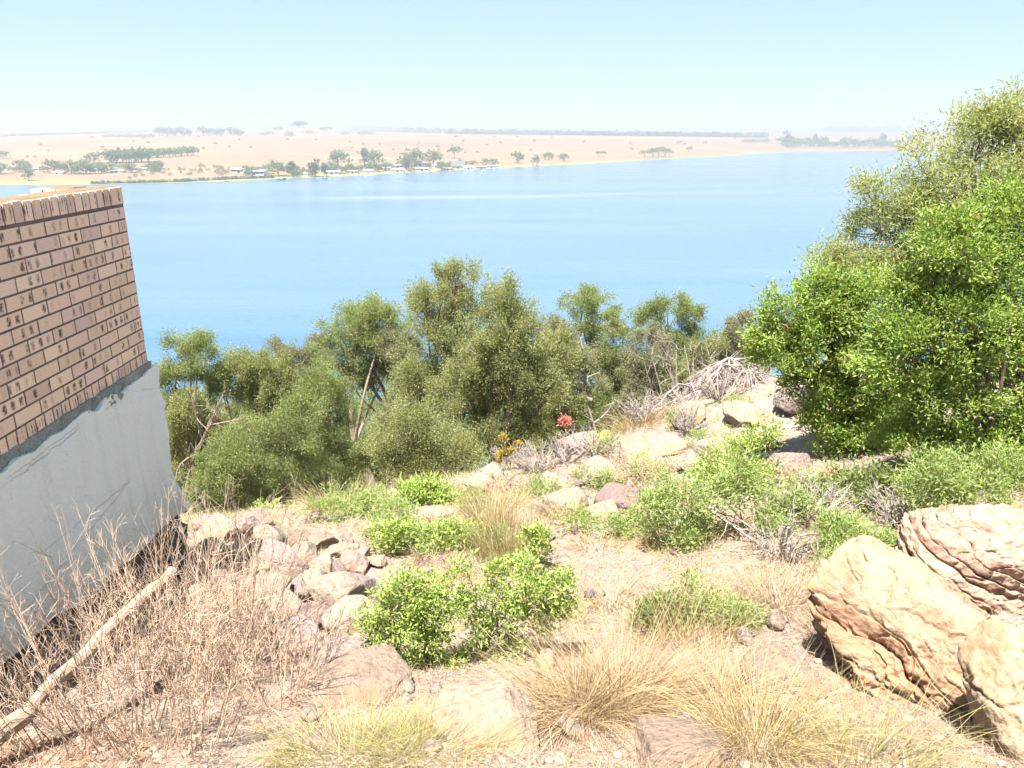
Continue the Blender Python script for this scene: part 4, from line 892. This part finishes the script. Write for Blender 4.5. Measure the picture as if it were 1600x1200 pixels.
# dry twiggy weeds in front of the wall
lbs = ['dry reddish twiggy weed at the bottom left corner, tallest against the plaster','dry pinkish weed leaning over the wooden pole near the left edge','dry bushy weed in front of the middle of the plaster base','dense dry straw-coloured weed below the end of the wooden pole','dry weed with seed spikes in front of the footing corner','dense dry pink weed at the right end of the weeds by the wall','short dry weed at the lower edge right of the pole','dry weed between the pole and the lower edge','thin dry weed standing in front of the flat mauve rock','thin dry weed below the flat mauve rock','dry weed at the very bottom left, behind the pole']
for i, (px, D, h, n) in enumerate([(95,2.75,.95,11),(40,3.0,.6,9),(190,3.35,.85,16),(260,3.5,.85,22),(330,4.0,.85,22),(345,3.6,.75,24),(230,2.55,.6,16),(150,2.6,.7,14),(450,3.6,.42,12),(400,3.25,.45,14),(30,2.4,.6,9)]):
    mb = MB(); b = on_ground(px, D); twigs(mb, b, int(n * 2.2), h * 1.08, .5, .0027, side=12, up=1.0, curl=.09, sides=4, tight=True)
    thing_mesh(mb, 'dry_weed', M['straw_twig'] if i % 4 else M['pale_bark'], lbs[i], 'dry bush', b)
# ================================================================== GRASS
tussock('wide straw-yellow grass tussock with long arching blades in the middle of the lower edge', on_ground(985, 3.0), 2200, .64, M['straw'], .15, (0, -.05), 1.15, .36, .0031)
tussock('pale straw tussock spreading left in front of the broad low tan rock', on_ground(905, 2.85), 900, .6, M['straw'], .16, (-.25, -.1), 1.2, .4)
tussock('yellow-green tussock in front of the folded boulder at the lower right', on_ground(1230, 2.5), 1000, .52, M['yellow_straw'], .16, (.05, .0), 1.0, .34, .003)
tussock('thin tall yellow grass in front of the lower right corner boulder', on_ground(1420, 2.35), 260, .55, M['green_straw'], .2, (.05, .0), .6, .25)
tussock('straw tussock left of the orange rock with white streak', on_ground(1150, 3.1), 700, .5, M['straw'], .16, (.1, -.05), 1.1, .4)
tussock('tall upright pale broom grass behind the front green bush', on_ground(790, 5.9), 650, .78, M['yellow_straw'], .26, (0, 0), .45, .16, .0045)
tussock('straw grass clump beside the tall dry broom grass', on_ground(765, 6.9), 500, .7, M['yellow_straw'], .2, (0, 0), .45, .15, .006)
tussock('golden grass patch on the ridge right of the yellow rock', on_ground(990, 12.3), 500, .55, M['yellow_straw'], .5, (0, 0), .7, .3, .01)
tussock('golden grass tuft above the rubble heap', on_ground(530, 8.2), 500, .5, M['straw'], .35, (0, 0), .7, .3, .008)
tussock('fine green-yellow grass patch at the bottom edge below the flat cream rock', on_ground(520, 2.5), 1500, .26, M['green_straw'], .30, (0, 0), 1.0, .3, .0025)
tussock('fine pale grass patch at the bottom edge below the broad low tan rock', on_ground(640, 2.5), 1300, .22, M['green_straw'], .28, (0, 0), 1.0, .3, .0025)
tussock('thin grass with upright seed stalks behind the wide tussock', on_ground(1100, 4.0), 260, .75, M['yellow_straw'], .25, (.12, 0), .45, .2, .004)
tussock('thin straw grass in front of the fine pale green bush', on_ground(1230, 4.4), 420, .45, M['straw'], .35, (0, 0), .6, .25, .004)
for i in range(64):
    px = rng.uniform(520, 1330); py = rng.uniform(720, 1010)
    g = ground_at(px, py)
    if g[1] > 14 or abs(px - 720) < 130 and py > 880: continue
    tussock('small dry straw tuft on the open slope', g, int(rng.uniform(120, 260)), rng.uniform(.14, .3) * (1 + g[1] * .04), M[('straw', 'pink_straw', 'pink_straw', 'yellow_straw')[i % 4]], rng.uniform(.08, .25), (0, 0), .9, .3, .0035 + .0005 * g[1], 'small straw tufts on the slope')
for i, (px, py) in enumerate([(590,800),(620,815),(540,800),(500,815),(700,845),(760,860),(870,795),(900,830),(1000,760),(1020,800),(960,840),(1060,860),(1290,900),(1310,870),(1200,840),(1250,780),(950,720),(1090,700),(1150,655),(1060,670),(680,860),(600,850),(640,860),(1080,980),(1150,985),(920,770),(990,830),(740,800)]):
    g = ground_at(px, py); r = rng.uniform(.10, .2) * (.5 + g[1] * .09)
    make_tree('scrub_plant', 'small yellowish-green scrub plant on the open slope', 'plant', g, [(g[0], g[1], g[2] + r * .8, r, r, r * .7), (g[0] + r, g[1], g[2] + r * .5, r * .7, r * .7, r * .5)], M['pale'], M['straw_twig'], 'scrub plants on the slope', n_clump=22, n_sprig=7, per=7, spread=.035, L=.045, Wd=.012, trunk_r=.006, stems=2, twig=3, parts=('stem', 'foliage'))
def ground_grass(name, label, n, ylo, yhi, L, mat, Wd, seed, thr, bend=.4, fan=1.0):
    mb = MB(); y = ylo * (yhi / ylo) ** rng.random(n); x = rng.uniform(-1, 1.35, n) * (y * .78 + .4)
    P = np.stack([x, y, 0 * x], -1)
    m = fbm(P * 1.3 / np.maximum(1, y[:, None] / 6), 4, seed); keep = (m > thr) & ~((x < -2.5) & (y < 5.6))
    P = P[keep]; P[:, 2] = H(P[:, 0], P[:, 1]) - .01; k = len(P)
    a = rng.uniform(0, 2 * np.pi, k); f = fan * np.sqrt(rng.random(k))
    D = unit(np.stack([np.cos(a) * f, np.sin(a) * f, np.ones(k)], -1)); sc_ = np.clip(P[:, 1] / 4, .7, 2.6)
    blades(mb, P, D, L * rng.uniform(.4, 1.1, k) * sc_ ** .6, Wd * sc_ * rng.uniform(.6, 1.2, k), bend * rng.uniform(.3, 1.3, k), 4)
    o = mb.build(name, mat); tag(o, label, 'grass', kind='stuff')
ground_grass('dry_grass', 'short dry pinkish grass and thatch covering the slope', 190000, 1.6, 16, .12, M['pink_straw'], .0028, 51, -.3, .6, 2.4)
ground_grass('straw_grass', 'thin straw grass scattered over the slope', 60000, 1.6, 18, .17, M['straw'], .003, 53, -.05)
ground_grass('weedy_undergrowth', 'low grey-green weeds among the dry grass', 42000, 4.0, 26, .11, M['pale'], .005, 57, .03)

def litter():
    D0, f0 = ico(1); n = 15000; y = 1.6 * (9 / 1.6) ** rng.random(n); x = rng.uniform(-1, 1, n) * (y * .8 + .5)
    ok = ~((x < -2.55) & (y < 5.6)); x = x[ok]; y = y[ok]; n = len(x)
    P = np.stack([x, y, H(x, y)], -1); sz = .004 + .016 * rng.random(n) ** 3
    V = P[:, None] + (D0[None] * rng.uniform(.6, 1.4, (n, len(D0), 1))) * sz[:, None, None] * rng.uniform(.6, 1.3, (n, 1, 3))
    Fc = (np.arange(n)[:, None, None] * len(D0) + f0[None]).reshape(-1, 3)
    o = link_mesh('gravel', V.reshape(-1, 3), Fc, np.zeros((0, 4), int), np.repeat(rng.random(n), len(f0)), M['gravel']); tag(o, 'fine tan gravel strewn over the dry soil', 'gravel', kind='stuff')
    n = 16000; y = 1.6 * (10 / 1.6) ** rng.random(n); x = rng.uniform(-1, 1, n) * (y * .8 + .5); ok = ~((x < -2.55) & (y < 5.6)); x = x[ok]; y = y[ok]; n = len(x)
    P = np.stack([x, y, H(x, y) + .006], -1); a = rng.uniform(0, 6.283, n); D = unit(np.stack([np.cos(a), np.sin(a), rng.normal(.05, .2, n)], -1))
    mb = MB(); blades(mb, P, D, rng.uniform(.03, .16, n), rng.uniform(.002, .006, n), 0.15, 4); o = mb.build('dead_stalk_litter', M['litter']); tag(o, 'fallen dead stalks and leaf litter on the soil', 'litter', kind='stuff')
M['gravel'] = leafmat('gravel_stone', [(.15, .11, .085), (.24, .18, .135), (.32, .26, .19)], 0, .9, None)
M['litter'] = leafmat('dead_stalks', [(.12, .085, .06), (.24, .17, .12), (.36, .27, .18)], 0, .8, None)
litter()
# ================================================================== FAR SHORE THINGS
M['far_leaf'] = leafmat('far_tree_leaves', [(0.065, 0.108, 0.043), (0.101, 0.158, 0.058), (0.144, 0.202, 0.079)], .2)
M['far_leaf_grey'] = leafmat('far_gum_leaves', [(0.072, 0.101, 0.072), (0.115, 0.144, 0.101)], .2)
M['far_bush'] = leafmat('far_bush_leaves', [(0.173, 0.173, 0.086), (0.245, 0.216, 0.115)], .2)
def far_proto(name, kind, seed):
    """unit-height tree: children trunk and crown"""
    e = bpy.data.objects.new(name, None); C.objects.link(e)
    tall = kind == 'gum'; bush = kind == 'bush'
    lobes = {'round': [(0, 0, .62, .42, .42, .3), (.25, .1, .5, .3, .3, .25), (-.25, -.1, .5, .3, .3, .25), (0, -.1, .32, .4, .4, .2)],
             'gum': [(0, 0, .78, .2, .2, .2), (.1, 0, .55, .26, .26, .22), (-.1, 0, .4, .24, .24, .2), (0, 0, .25, .2, .2, .15)],
             'flat': [(0, 0, .72, .6, .6, .2), (.4, 0, .62, .35, .35, .18), (-.4, 0, .6, .35, .35, .18)],
             'bush': [(0, 0, .4, .6, .6, .45), (.4, 0, .3, .4, .4, .3), (-.4, 0, .3, .4, .4, .3)]}[kind]
    S, out, cc, k = crown_points(np.array(lobes, float), 34, 5, .4, .3, .4, seed)
    mb = MB(); foliage(mb, S, out, 3, .03, .13, .09); mb.build('crown', M['far_leaf_grey'] if tall else (M['far_bush'] if bush else M['far_leaf']), e)
    tr = MB(); tr.tube(np.array([[0, 0, -.15], [.01, 0, .2], [0, .01, .6]]), np.array([.035, .03, .015]), 5, .5)
    for lo in lobes: tr.tube(bez((0, 0, .2), lo[:3], (0, 0, -.03), 4), np.linspace(.02, .008, 4), 4, .5)
    tr.build('trunk', M['bark'], e); return e
PRO = {k: [far_proto('far_tree' if k != 'bush' else 'far_bush', k, 900 + i) for i in range(2)] for k in ('round', 'gum', 'flat', 'bush')}
_used = set()
def far_tree(kind, px, py, hpx, wide, label, group=None, cat='tree'):
    p = far_at(px, py); hm = hpx * 1.25 * p[1] / 1180
    src = PRO[kind][rng.integers(2)]
    if src.name in _used:
        e = src.copy(); C.objects.link(e)
        for ch in src.children: c = ch.copy(); C.objects.link(c); c.parent = e
    else: e = src; _used.add(src.name)
    e.location = tuple(map(float, p)); e.scale = (hm * wide, hm * wide, hm); e.rotation_euler = (0, 0, rng.uniform(0, 6))
    tag(e, label, cat)
    if group: e['group'] = group
    elif 'group' in e: del e['group']
    return e
# settlement trees: px, base py, height px, width factor
for a in [('round',585,262,20,1.0,'pair-topped green tree above the pink roofed house'),('round',528,262,20,1.3,'large green tree beside the dark thatched house at the settlement'),('gum',570,258,18,1.2,'grey tall tree right of the pink roofed house'),
          ('round',435,275,16,1.5,'green bushy tree among the low white roofs by the water'),('gum',457,275,16,1.3,'dark pointed tree right of the bushy tree by the water'),('gum',493,278,19,1.0,'tall thin grey tree in front of the white two-storey house'),
          ('gum',508,278,15,.9,'narrow grey tree right of the white two-storey house'),('round',648,260,20,1.5,'broad dark tree in the middle of the settlement'),('round',643,264,14,1.3,'light green tree in front of the broad dark tree'),('round',677,258,16,1.4,'dark tree above the flat white roofs'),
          ('flat',710,248,13,1.0,'flat topped dark tree standing above the dark gabled house'),('round',808,255,13,1.1,'lone rounded tree right of the last jetty'),('round',857,250,9,1.6,'rounded tree on the shore beyond the lone one'),('round',838,262,13,.8,'green tree at the water edge with its reflection'),
          ('round',880,252,9,1.3,'small tree near the shore bend'),('round',690,268,10,1.1,'pale green tree by the waterside sheds'),('gum',635,266,14,1.0,'narrow dark tree between the sheds'),
          ('round',147,255,12,1.3,'lone round tree on the veld left of the long grove'),('round',135,272,14,1.6,'green tree among the left houses'),('round',85,270,14,1.8,'broad tree behind the houses above the brick wall'),('round',112,272,16,1.0,'pale green tree left of the long white roof'),
          ('round',173,270,12,1.4,'green tree in front of the long grove'),('round',205,270,11,1.3,'dark green tree at the right of the left houses'),('round',45,283,16,.8,'greyish green tree by the reeds at far left'),('round',2,272,12,1.6,'tree cut by the left edge above the reeds'),('round',5,248,9,1.6,'tree on the veld at the left edge'),
          ('round',248,263,8,1.4,'low tree at the right end of the left houses')]:
    far_tree(*a)
for px in np.linspace(172, 232, 7): far_tree('round', px, 255 - (px - 172) * .03, 15, 1.5, 'dark green tree in the long grove on the veld slope', 'trees of the long grove')
for px in np.linspace(238, 302, 8): far_tree('round', px, 247 - (px - 238) * .06, 10, 1.4, 'dark green tree in the long grove on the veld slope', 'trees of the long grove')
for px in (250,262,275,285,295,318,332,345,362,372): far_tree('round', px, 213 + rng.uniform(-1, 1), rng.uniform(8, 12), 1.3, 'hazy blue-green tree of the clump near the skyline', 'trees of the skyline clump')
for px in (172,185,200,215,225,235): far_tree('bush', px, 215, 5, 1.8, 'hazy bush trailing left of the skyline clump', 'bushes left of the skyline clump', 'bush')
for px in np.linspace(452, 480, 6): far_tree('round', px, 199, 7, 1.6, 'hazy tree on top of the low knoll', 'trees on the knoll')
for px in (420,430,438,503,510,516): far_tree('round', px, 204, 4, 1.5, 'hazy tree on the flank of the knoll', 'trees on the knoll flanks')
for px, py in ((422,208),(413,210),(452,209),(453,212),(482,207),(538,209),(570,208),(578,209),(565,209),(600,203),(640,201)): far_tree('bush', px, py + 2, 5, 1.8, 'hazy bush on the far upper veld', 'bushes on the upper veld', 'bush')
for i in range(60):
    px, py = rng.uniform(0, 1150), rng.uniform(213, 252)
    if py > 250 - px * .012: continue
    far_tree('bush', px, py, rng.uniform(2.0, 3.4), rng.uniform(.9, 1.3), 'small dark bush scattered on the pale veld', 'scattered bushes on the veld', 'bush')
for i in range(46):
    px = rng.uniform(200, 400); py = rng.uniform(262, 281) if px < 350 else rng.uniform(268, 279)
    py = min(py, np.interp(px, [q[0] for q in SH], [q[1] for q in SH]) - rng.uniform(7, 20))
    far_tree('bush', px, py, rng.uniform(3, 6), rng.uniform(.8, 1.2), 'grey-green thorn bush on the bare bank above the water', 'thorn bushes on the bank', 'bush')
for px, py, h in ((1007,246,8),(1020,246,10),(1029,245,11),(1039,245,10),(1046,245,7),(935,245,6),(943,245,6),(1076,238,6)): far_tree('flat', px, py, h, 1.1, 'dark thorn tree at the shore bend', 'thorn trees at the shore bend')
for px in np.linspace(1222, 1400, 30): far_tree('round', px + rng.uniform(-3, 3), 228 + rng.uniform(0, 3), rng.uniform(6, 11), 1.5, 'hazy tree along the far right shore', 'trees along the far right shore')
for px, h in ((1228,16),(1272,13),(1378,14),(1420,13)): far_tree('gum', px, 229, h, .9, 'tall hazy tree rising from the far right shore', 'tall trees on the far right shore')
for px in (1165,1175,1182,1190,1198): far_tree('bush', px, 223, 5, 1.6, 'bush on the point before the far bay', 'bushes on the point', 'bush')
for i in range(44):
    px = rng.uniform(370, 775); py = np.interp(px, [370, 470, 560, 660, 780], [275, 273, 268, 263, 258]) + rng.uniform(-4, 2)
    far_tree('round', px, py, rng.uniform(5, 10), rng.uniform(1.1, 1.7), 'low green tree among the holiday houses', 'low green trees along the waterside row')
for i in range(26):
    px = rng.uniform(20, 250); far_tree('round', px, rng.uniform(262, 272), rng.uniform(5, 10), rng.uniform(1.2, 1.8), 'low green tree around the houses above the brick wall', 'low green trees around the left houses')
def tree_line(label, x0, x1, y0, y1, h, dens):
    mb = MB(); n = int((x1 - x0) * dens)
    for i in range(n):
        t = rng.random(); p = far_at(x0 + (x1 - x0) * t, y0 + (y1 - y0) * t); hm = h * p[1] / 1180 * rng.uniform(.5, 1.1)
        S = p + unit(rng.normal(size=(16, 3))) * np.array([hm * .8, hm * .5, hm * .5]) + [0, 0, hm * .45]
        leaves(mb, S, unit(rng.normal(size=(16, 3)) + [0, 0, .4]), hm * .5, hm * .4)
    o = mb.build('tree_line', M['far_leaf_grey'], None); tag(o, label, 'trees', kind='stuff')
tree_line('dark line of woodland along the skyline right of the knoll', 548, 690, 205, 208, 6, 1.5)
tree_line('long dark line of woodland behind the pale fields', 698, 1195, 209, 215, 6, 1.4)
tree_line('hazy woodland on the right skyline', 1290, 1430, 206, 206, 7, 1.2)
tree_line('bluish woodland strip at the far left skyline', 130, 420, 200.5, 199.5, 4, 1.2)
tree_line('thin dark hedge line across the left veld', 0, 260, 213, 205.5, 2.5, 1.2)
# houses
M['white_wall'] = plainmat('white_wall', (0.562, 0.546, 0.515)); M['cream_wall'] = plainmat('cream_wall', (0.452, 0.390, 0.312)); M['grey_roof'] = plainmat('grey_roof', (0.156, 0.164, 0.179)); M['white_roof'] = plainmat('white_roof', (0.585, 0.593, 0.608))
M['dark_roof'] = plainmat('dark_roof', (0.055, 0.058, 0.070)); M['pink_roof'] = plainmat('pink_roof', (0.390, 0.156, 0.133)); M['brown_roof'] = plainmat('brown_roof', (0.187, 0.125, 0.094)); M['dark_glass'] = plainmat('dark_window', (0.031, 0.039, 0.047), .15)
def house(px, py, wpx, hpx, roof, label, wall='white_wall', gable=.5, storeys=1, group=None, dep=.7, rot=0, nw=3, cat='house', name='house'):
    p = far_at(px, py); s = p[1] / 1200; Wm, Hm = wpx * s, hpx * s; Dm = Wm * dep
    e = empty(name, p, label, cat, group); e.rotation_euler = (0, 0, rot)
    wh = Hm * (1 - gable * .6); mb = MB(); mb.box((-Wm / 2, -Dm / 2, -2), (Wm / 2, Dm / 2, wh)); mb.build('wall', M[wall], e)
    rf = MB(); o = .04 * Wm; r = Hm - wh
    V = np.array([[-Wm / 2 - o, -Dm / 2 - o, wh + .02], [Wm / 2 + o, -Dm / 2 - o, wh + .02], [Wm / 2 + o, Dm / 2 + o, wh + .02], [-Wm / 2 - o, Dm / 2 + o, wh + .02], [-Wm / 2 - o * .5, 0, wh + r], [Wm / 2 + o * .5, 0, wh + r]])
    rf.add(V, [[0, 1, 5, 4], [2, 3, 4, 5], [3, 2, 1, 0]]); rf.add(V, [[0, 4, 3], [1, 2, 5]]); rf.build('roof', M[roof], e)
    for st in range(storeys):
        hz = wh / storeys
        for i in range(nw):
            x = -Wm / 2 + (i + .5) * Wm / nw; q = MB(); isd = i == nw // 2 and st == 0
            q.box((x - .09 * Wm, -Dm / 2 - .06, hz * st + (.02 if isd else .35) * hz), (x + .09 * Wm, -Dm / 2 + .1, hz * st + .8 * hz)); q.build('door' if isd else 'window', M['dark_glass'], e)
    return e
house(490,266,15,13,'white_roof','white two-storey house, tallest white block of the settlement',storeys=2,gable=.12)
house(716,263,20,11,'dark_roof','dark gabled house with grey roof above the waterside sheds',wall='cream_wall',gable=1.2)
house(543,264,12,8,'pink_roof','small house with pink-red roof left of the grey tall tree',wall='cream_wall',gable=.9)
house(517,266,16,11,'dark_roof','blue-black steep roofed house beside the large green tree',wall='cream_wall',gable=1.3)
house(1304,224,18,5,'white_roof','bright white long roofed barn on the far right shore',wall='cream_wall',gable=.8,cat='barn',name='barn')
house(92,272,16,4,'white_roof','white flat roofed house above the brick wall',gable=.4)
house(152,269,20,6,'white_roof','long white roofed house among the left trees',gable=.5)
house(185,270,18,4,'white_roof','pale low house at the foot of the long grove',gable=.5)
house(222,267,18,5,'grey_roof','grey roofed house left of the thorn bushes',gable=.6)
house(56,267,12,4,'grey_roof','small grey roofed house at far left behind the reeds',gable=.5)
house(376,270,24,7,'white_roof','long white roofed holiday house, leftmost of the waterside row',gable=.4,nw=5)
house(400,273,30,7,'white_roof','wide low white house with dark windows near the water',gable=.35,nw=5)
house(411,265,12,6,'grey_roof','grey roofed house behind the wide low white house',gable=.6)
house(388,264,14,5,'brown_roof','brown roofed house behind the leftmost waterside house',gable=.6)
house(446,264,14,5,'white_roof','white roofed house behind the green bushy tree',gable=.5)
for i, (px, py, wp, hp, rf, wl) in enumerate([(484,274,16,5,'white_roof','white_wall'),(520,272,22,5,'white_roof','white_wall'),(552,271,16,5,'grey_roof','cream_wall'),(603,267,16,6,'white_roof','cream_wall'),(622,262,20,5,'brown_roof','cream_wall'),(622,269,18,5,'white_roof','white_wall'),(657,259,18,5,'white_roof','white_wall'),(660,267,18,5,'white_roof','cream_wall'),(682,262,14,5,'white_roof','white_wall'),(700,266,16,4,'brown_roof','cream_wall'),(732,265,16,5,'white_roof','white_wall'),(752,265,16,4,'grey_roof','cream_wall'),(768,263,14,4,'grey_roof','white_wall'),(600,260,14,5,'brown_roof','cream_wall'),(576,270,14,5,'white_roof','white_wall')]):
    house(px, py, wp, hp, rf, 'low waterside holiday house with pale walls in the settlement row', wall=wl, gable=.5, group='holiday houses along the shore')
p = far_at(655, 247); hm = 24 * p[1] / 1200; mb = MB()
mb.tube(np.array([p - [0, 0, 1], p + [0, 0, hm]]), np.array([.45, .3]), 6); mb.box(p + [-2.2, -.15, hm - 1.6], p + [2.2, .15, hm - 1.2])
thing_mesh(mb, 'utility_pole', M['bark'], 'lone thin pole standing on the pale veld above the settlement', 'pole', p)
M['boat'] = plainmat('dark_boat_hull', (.09, .09, .10)); M['boat_w'] = plainmat('white_boat', (.7, .7, .7)); M['jetty'] = plainmat('jetty_boards', (.25, .22, .2))
def boat(px, py, Lpx, label, mat='boat'):
    l, u = ray(px, py); D = LAKE / u; Lm = Lpx * D / 1200; e = empty('boat', (l * D, D, LAKE), label, 'boat'); e.rotation_euler = (0, 0, rng.uniform(-.4, .4))
    xs = np.linspace(-1, 1, 9); mb = MB(); rows = []
    for t in xs:
        wv = (1 - max(0, t) ** 2.2) * .36 + .01; rows.append([[t, -wv, .32 + .12 * max(0, t)], [t, -wv * .7, -.08], [t, wv * .7, -.08], [t, wv, .32 + .12 * max(0, t)], [t, wv * .85, .26], [t, 0, .08], [t, -wv * .85, .26]])
    V = np.array(rows).reshape(-1, 3) * Lm / 2; k = 7; f = [[i * k + j, i * k + (j + 1) % k, (i + 1) * k + (j + 1) % k, (i + 1) * k + j] for i in range(8) for j in range(k)]
    mb.add(V, f); mb.build('hull', M[mat], e)
    c = MB(); c.box((-.25 * Lm / 2, -.2 * Lm / 2, .1 * Lm / 2), (.2 * Lm / 2, .2 * Lm / 2, .62 * Lm / 2)); c.build('cabin', M['boat_w'], e)
boat(355, 284, 7, 'small dark boat moored off the bare bank')
boat(440, 281.5, 14, 'long dark pontoon boat in front of the green bushy tree')
boat(508, 279, 8, 'dark boat below the narrow grey tree')
boat(756, 268, 7, 'small white boat by the last waterside shed', 'boat_w')
boat(580, 276, 9, 'white boat beside the pale beach', 'boat_w')

# ================================================================== HAZE
def haze():
    m = bpy.data.materials.new('haze_air'); m.use_nodes = True; n = m.node_tree.nodes; l = m.node_tree.links
    n.remove(n['Principled BSDF']); v = n.new('ShaderNodeVolumePrincipled')
    v.inputs['Color'].default_value = (.57, .61, .67, 1); v.inputs['Density'].default_value = 4.2e-4; v.inputs['Anisotropy'].default_value = .2
    l.new(v.outputs[0], n['Material Output'].inputs['Volume'])
    mb = MB(); mb.box((-16500, -1500, -52), (16500, 16500, 62)); o = mb.build('haze', m); tag(o, kind='stuff')
haze()
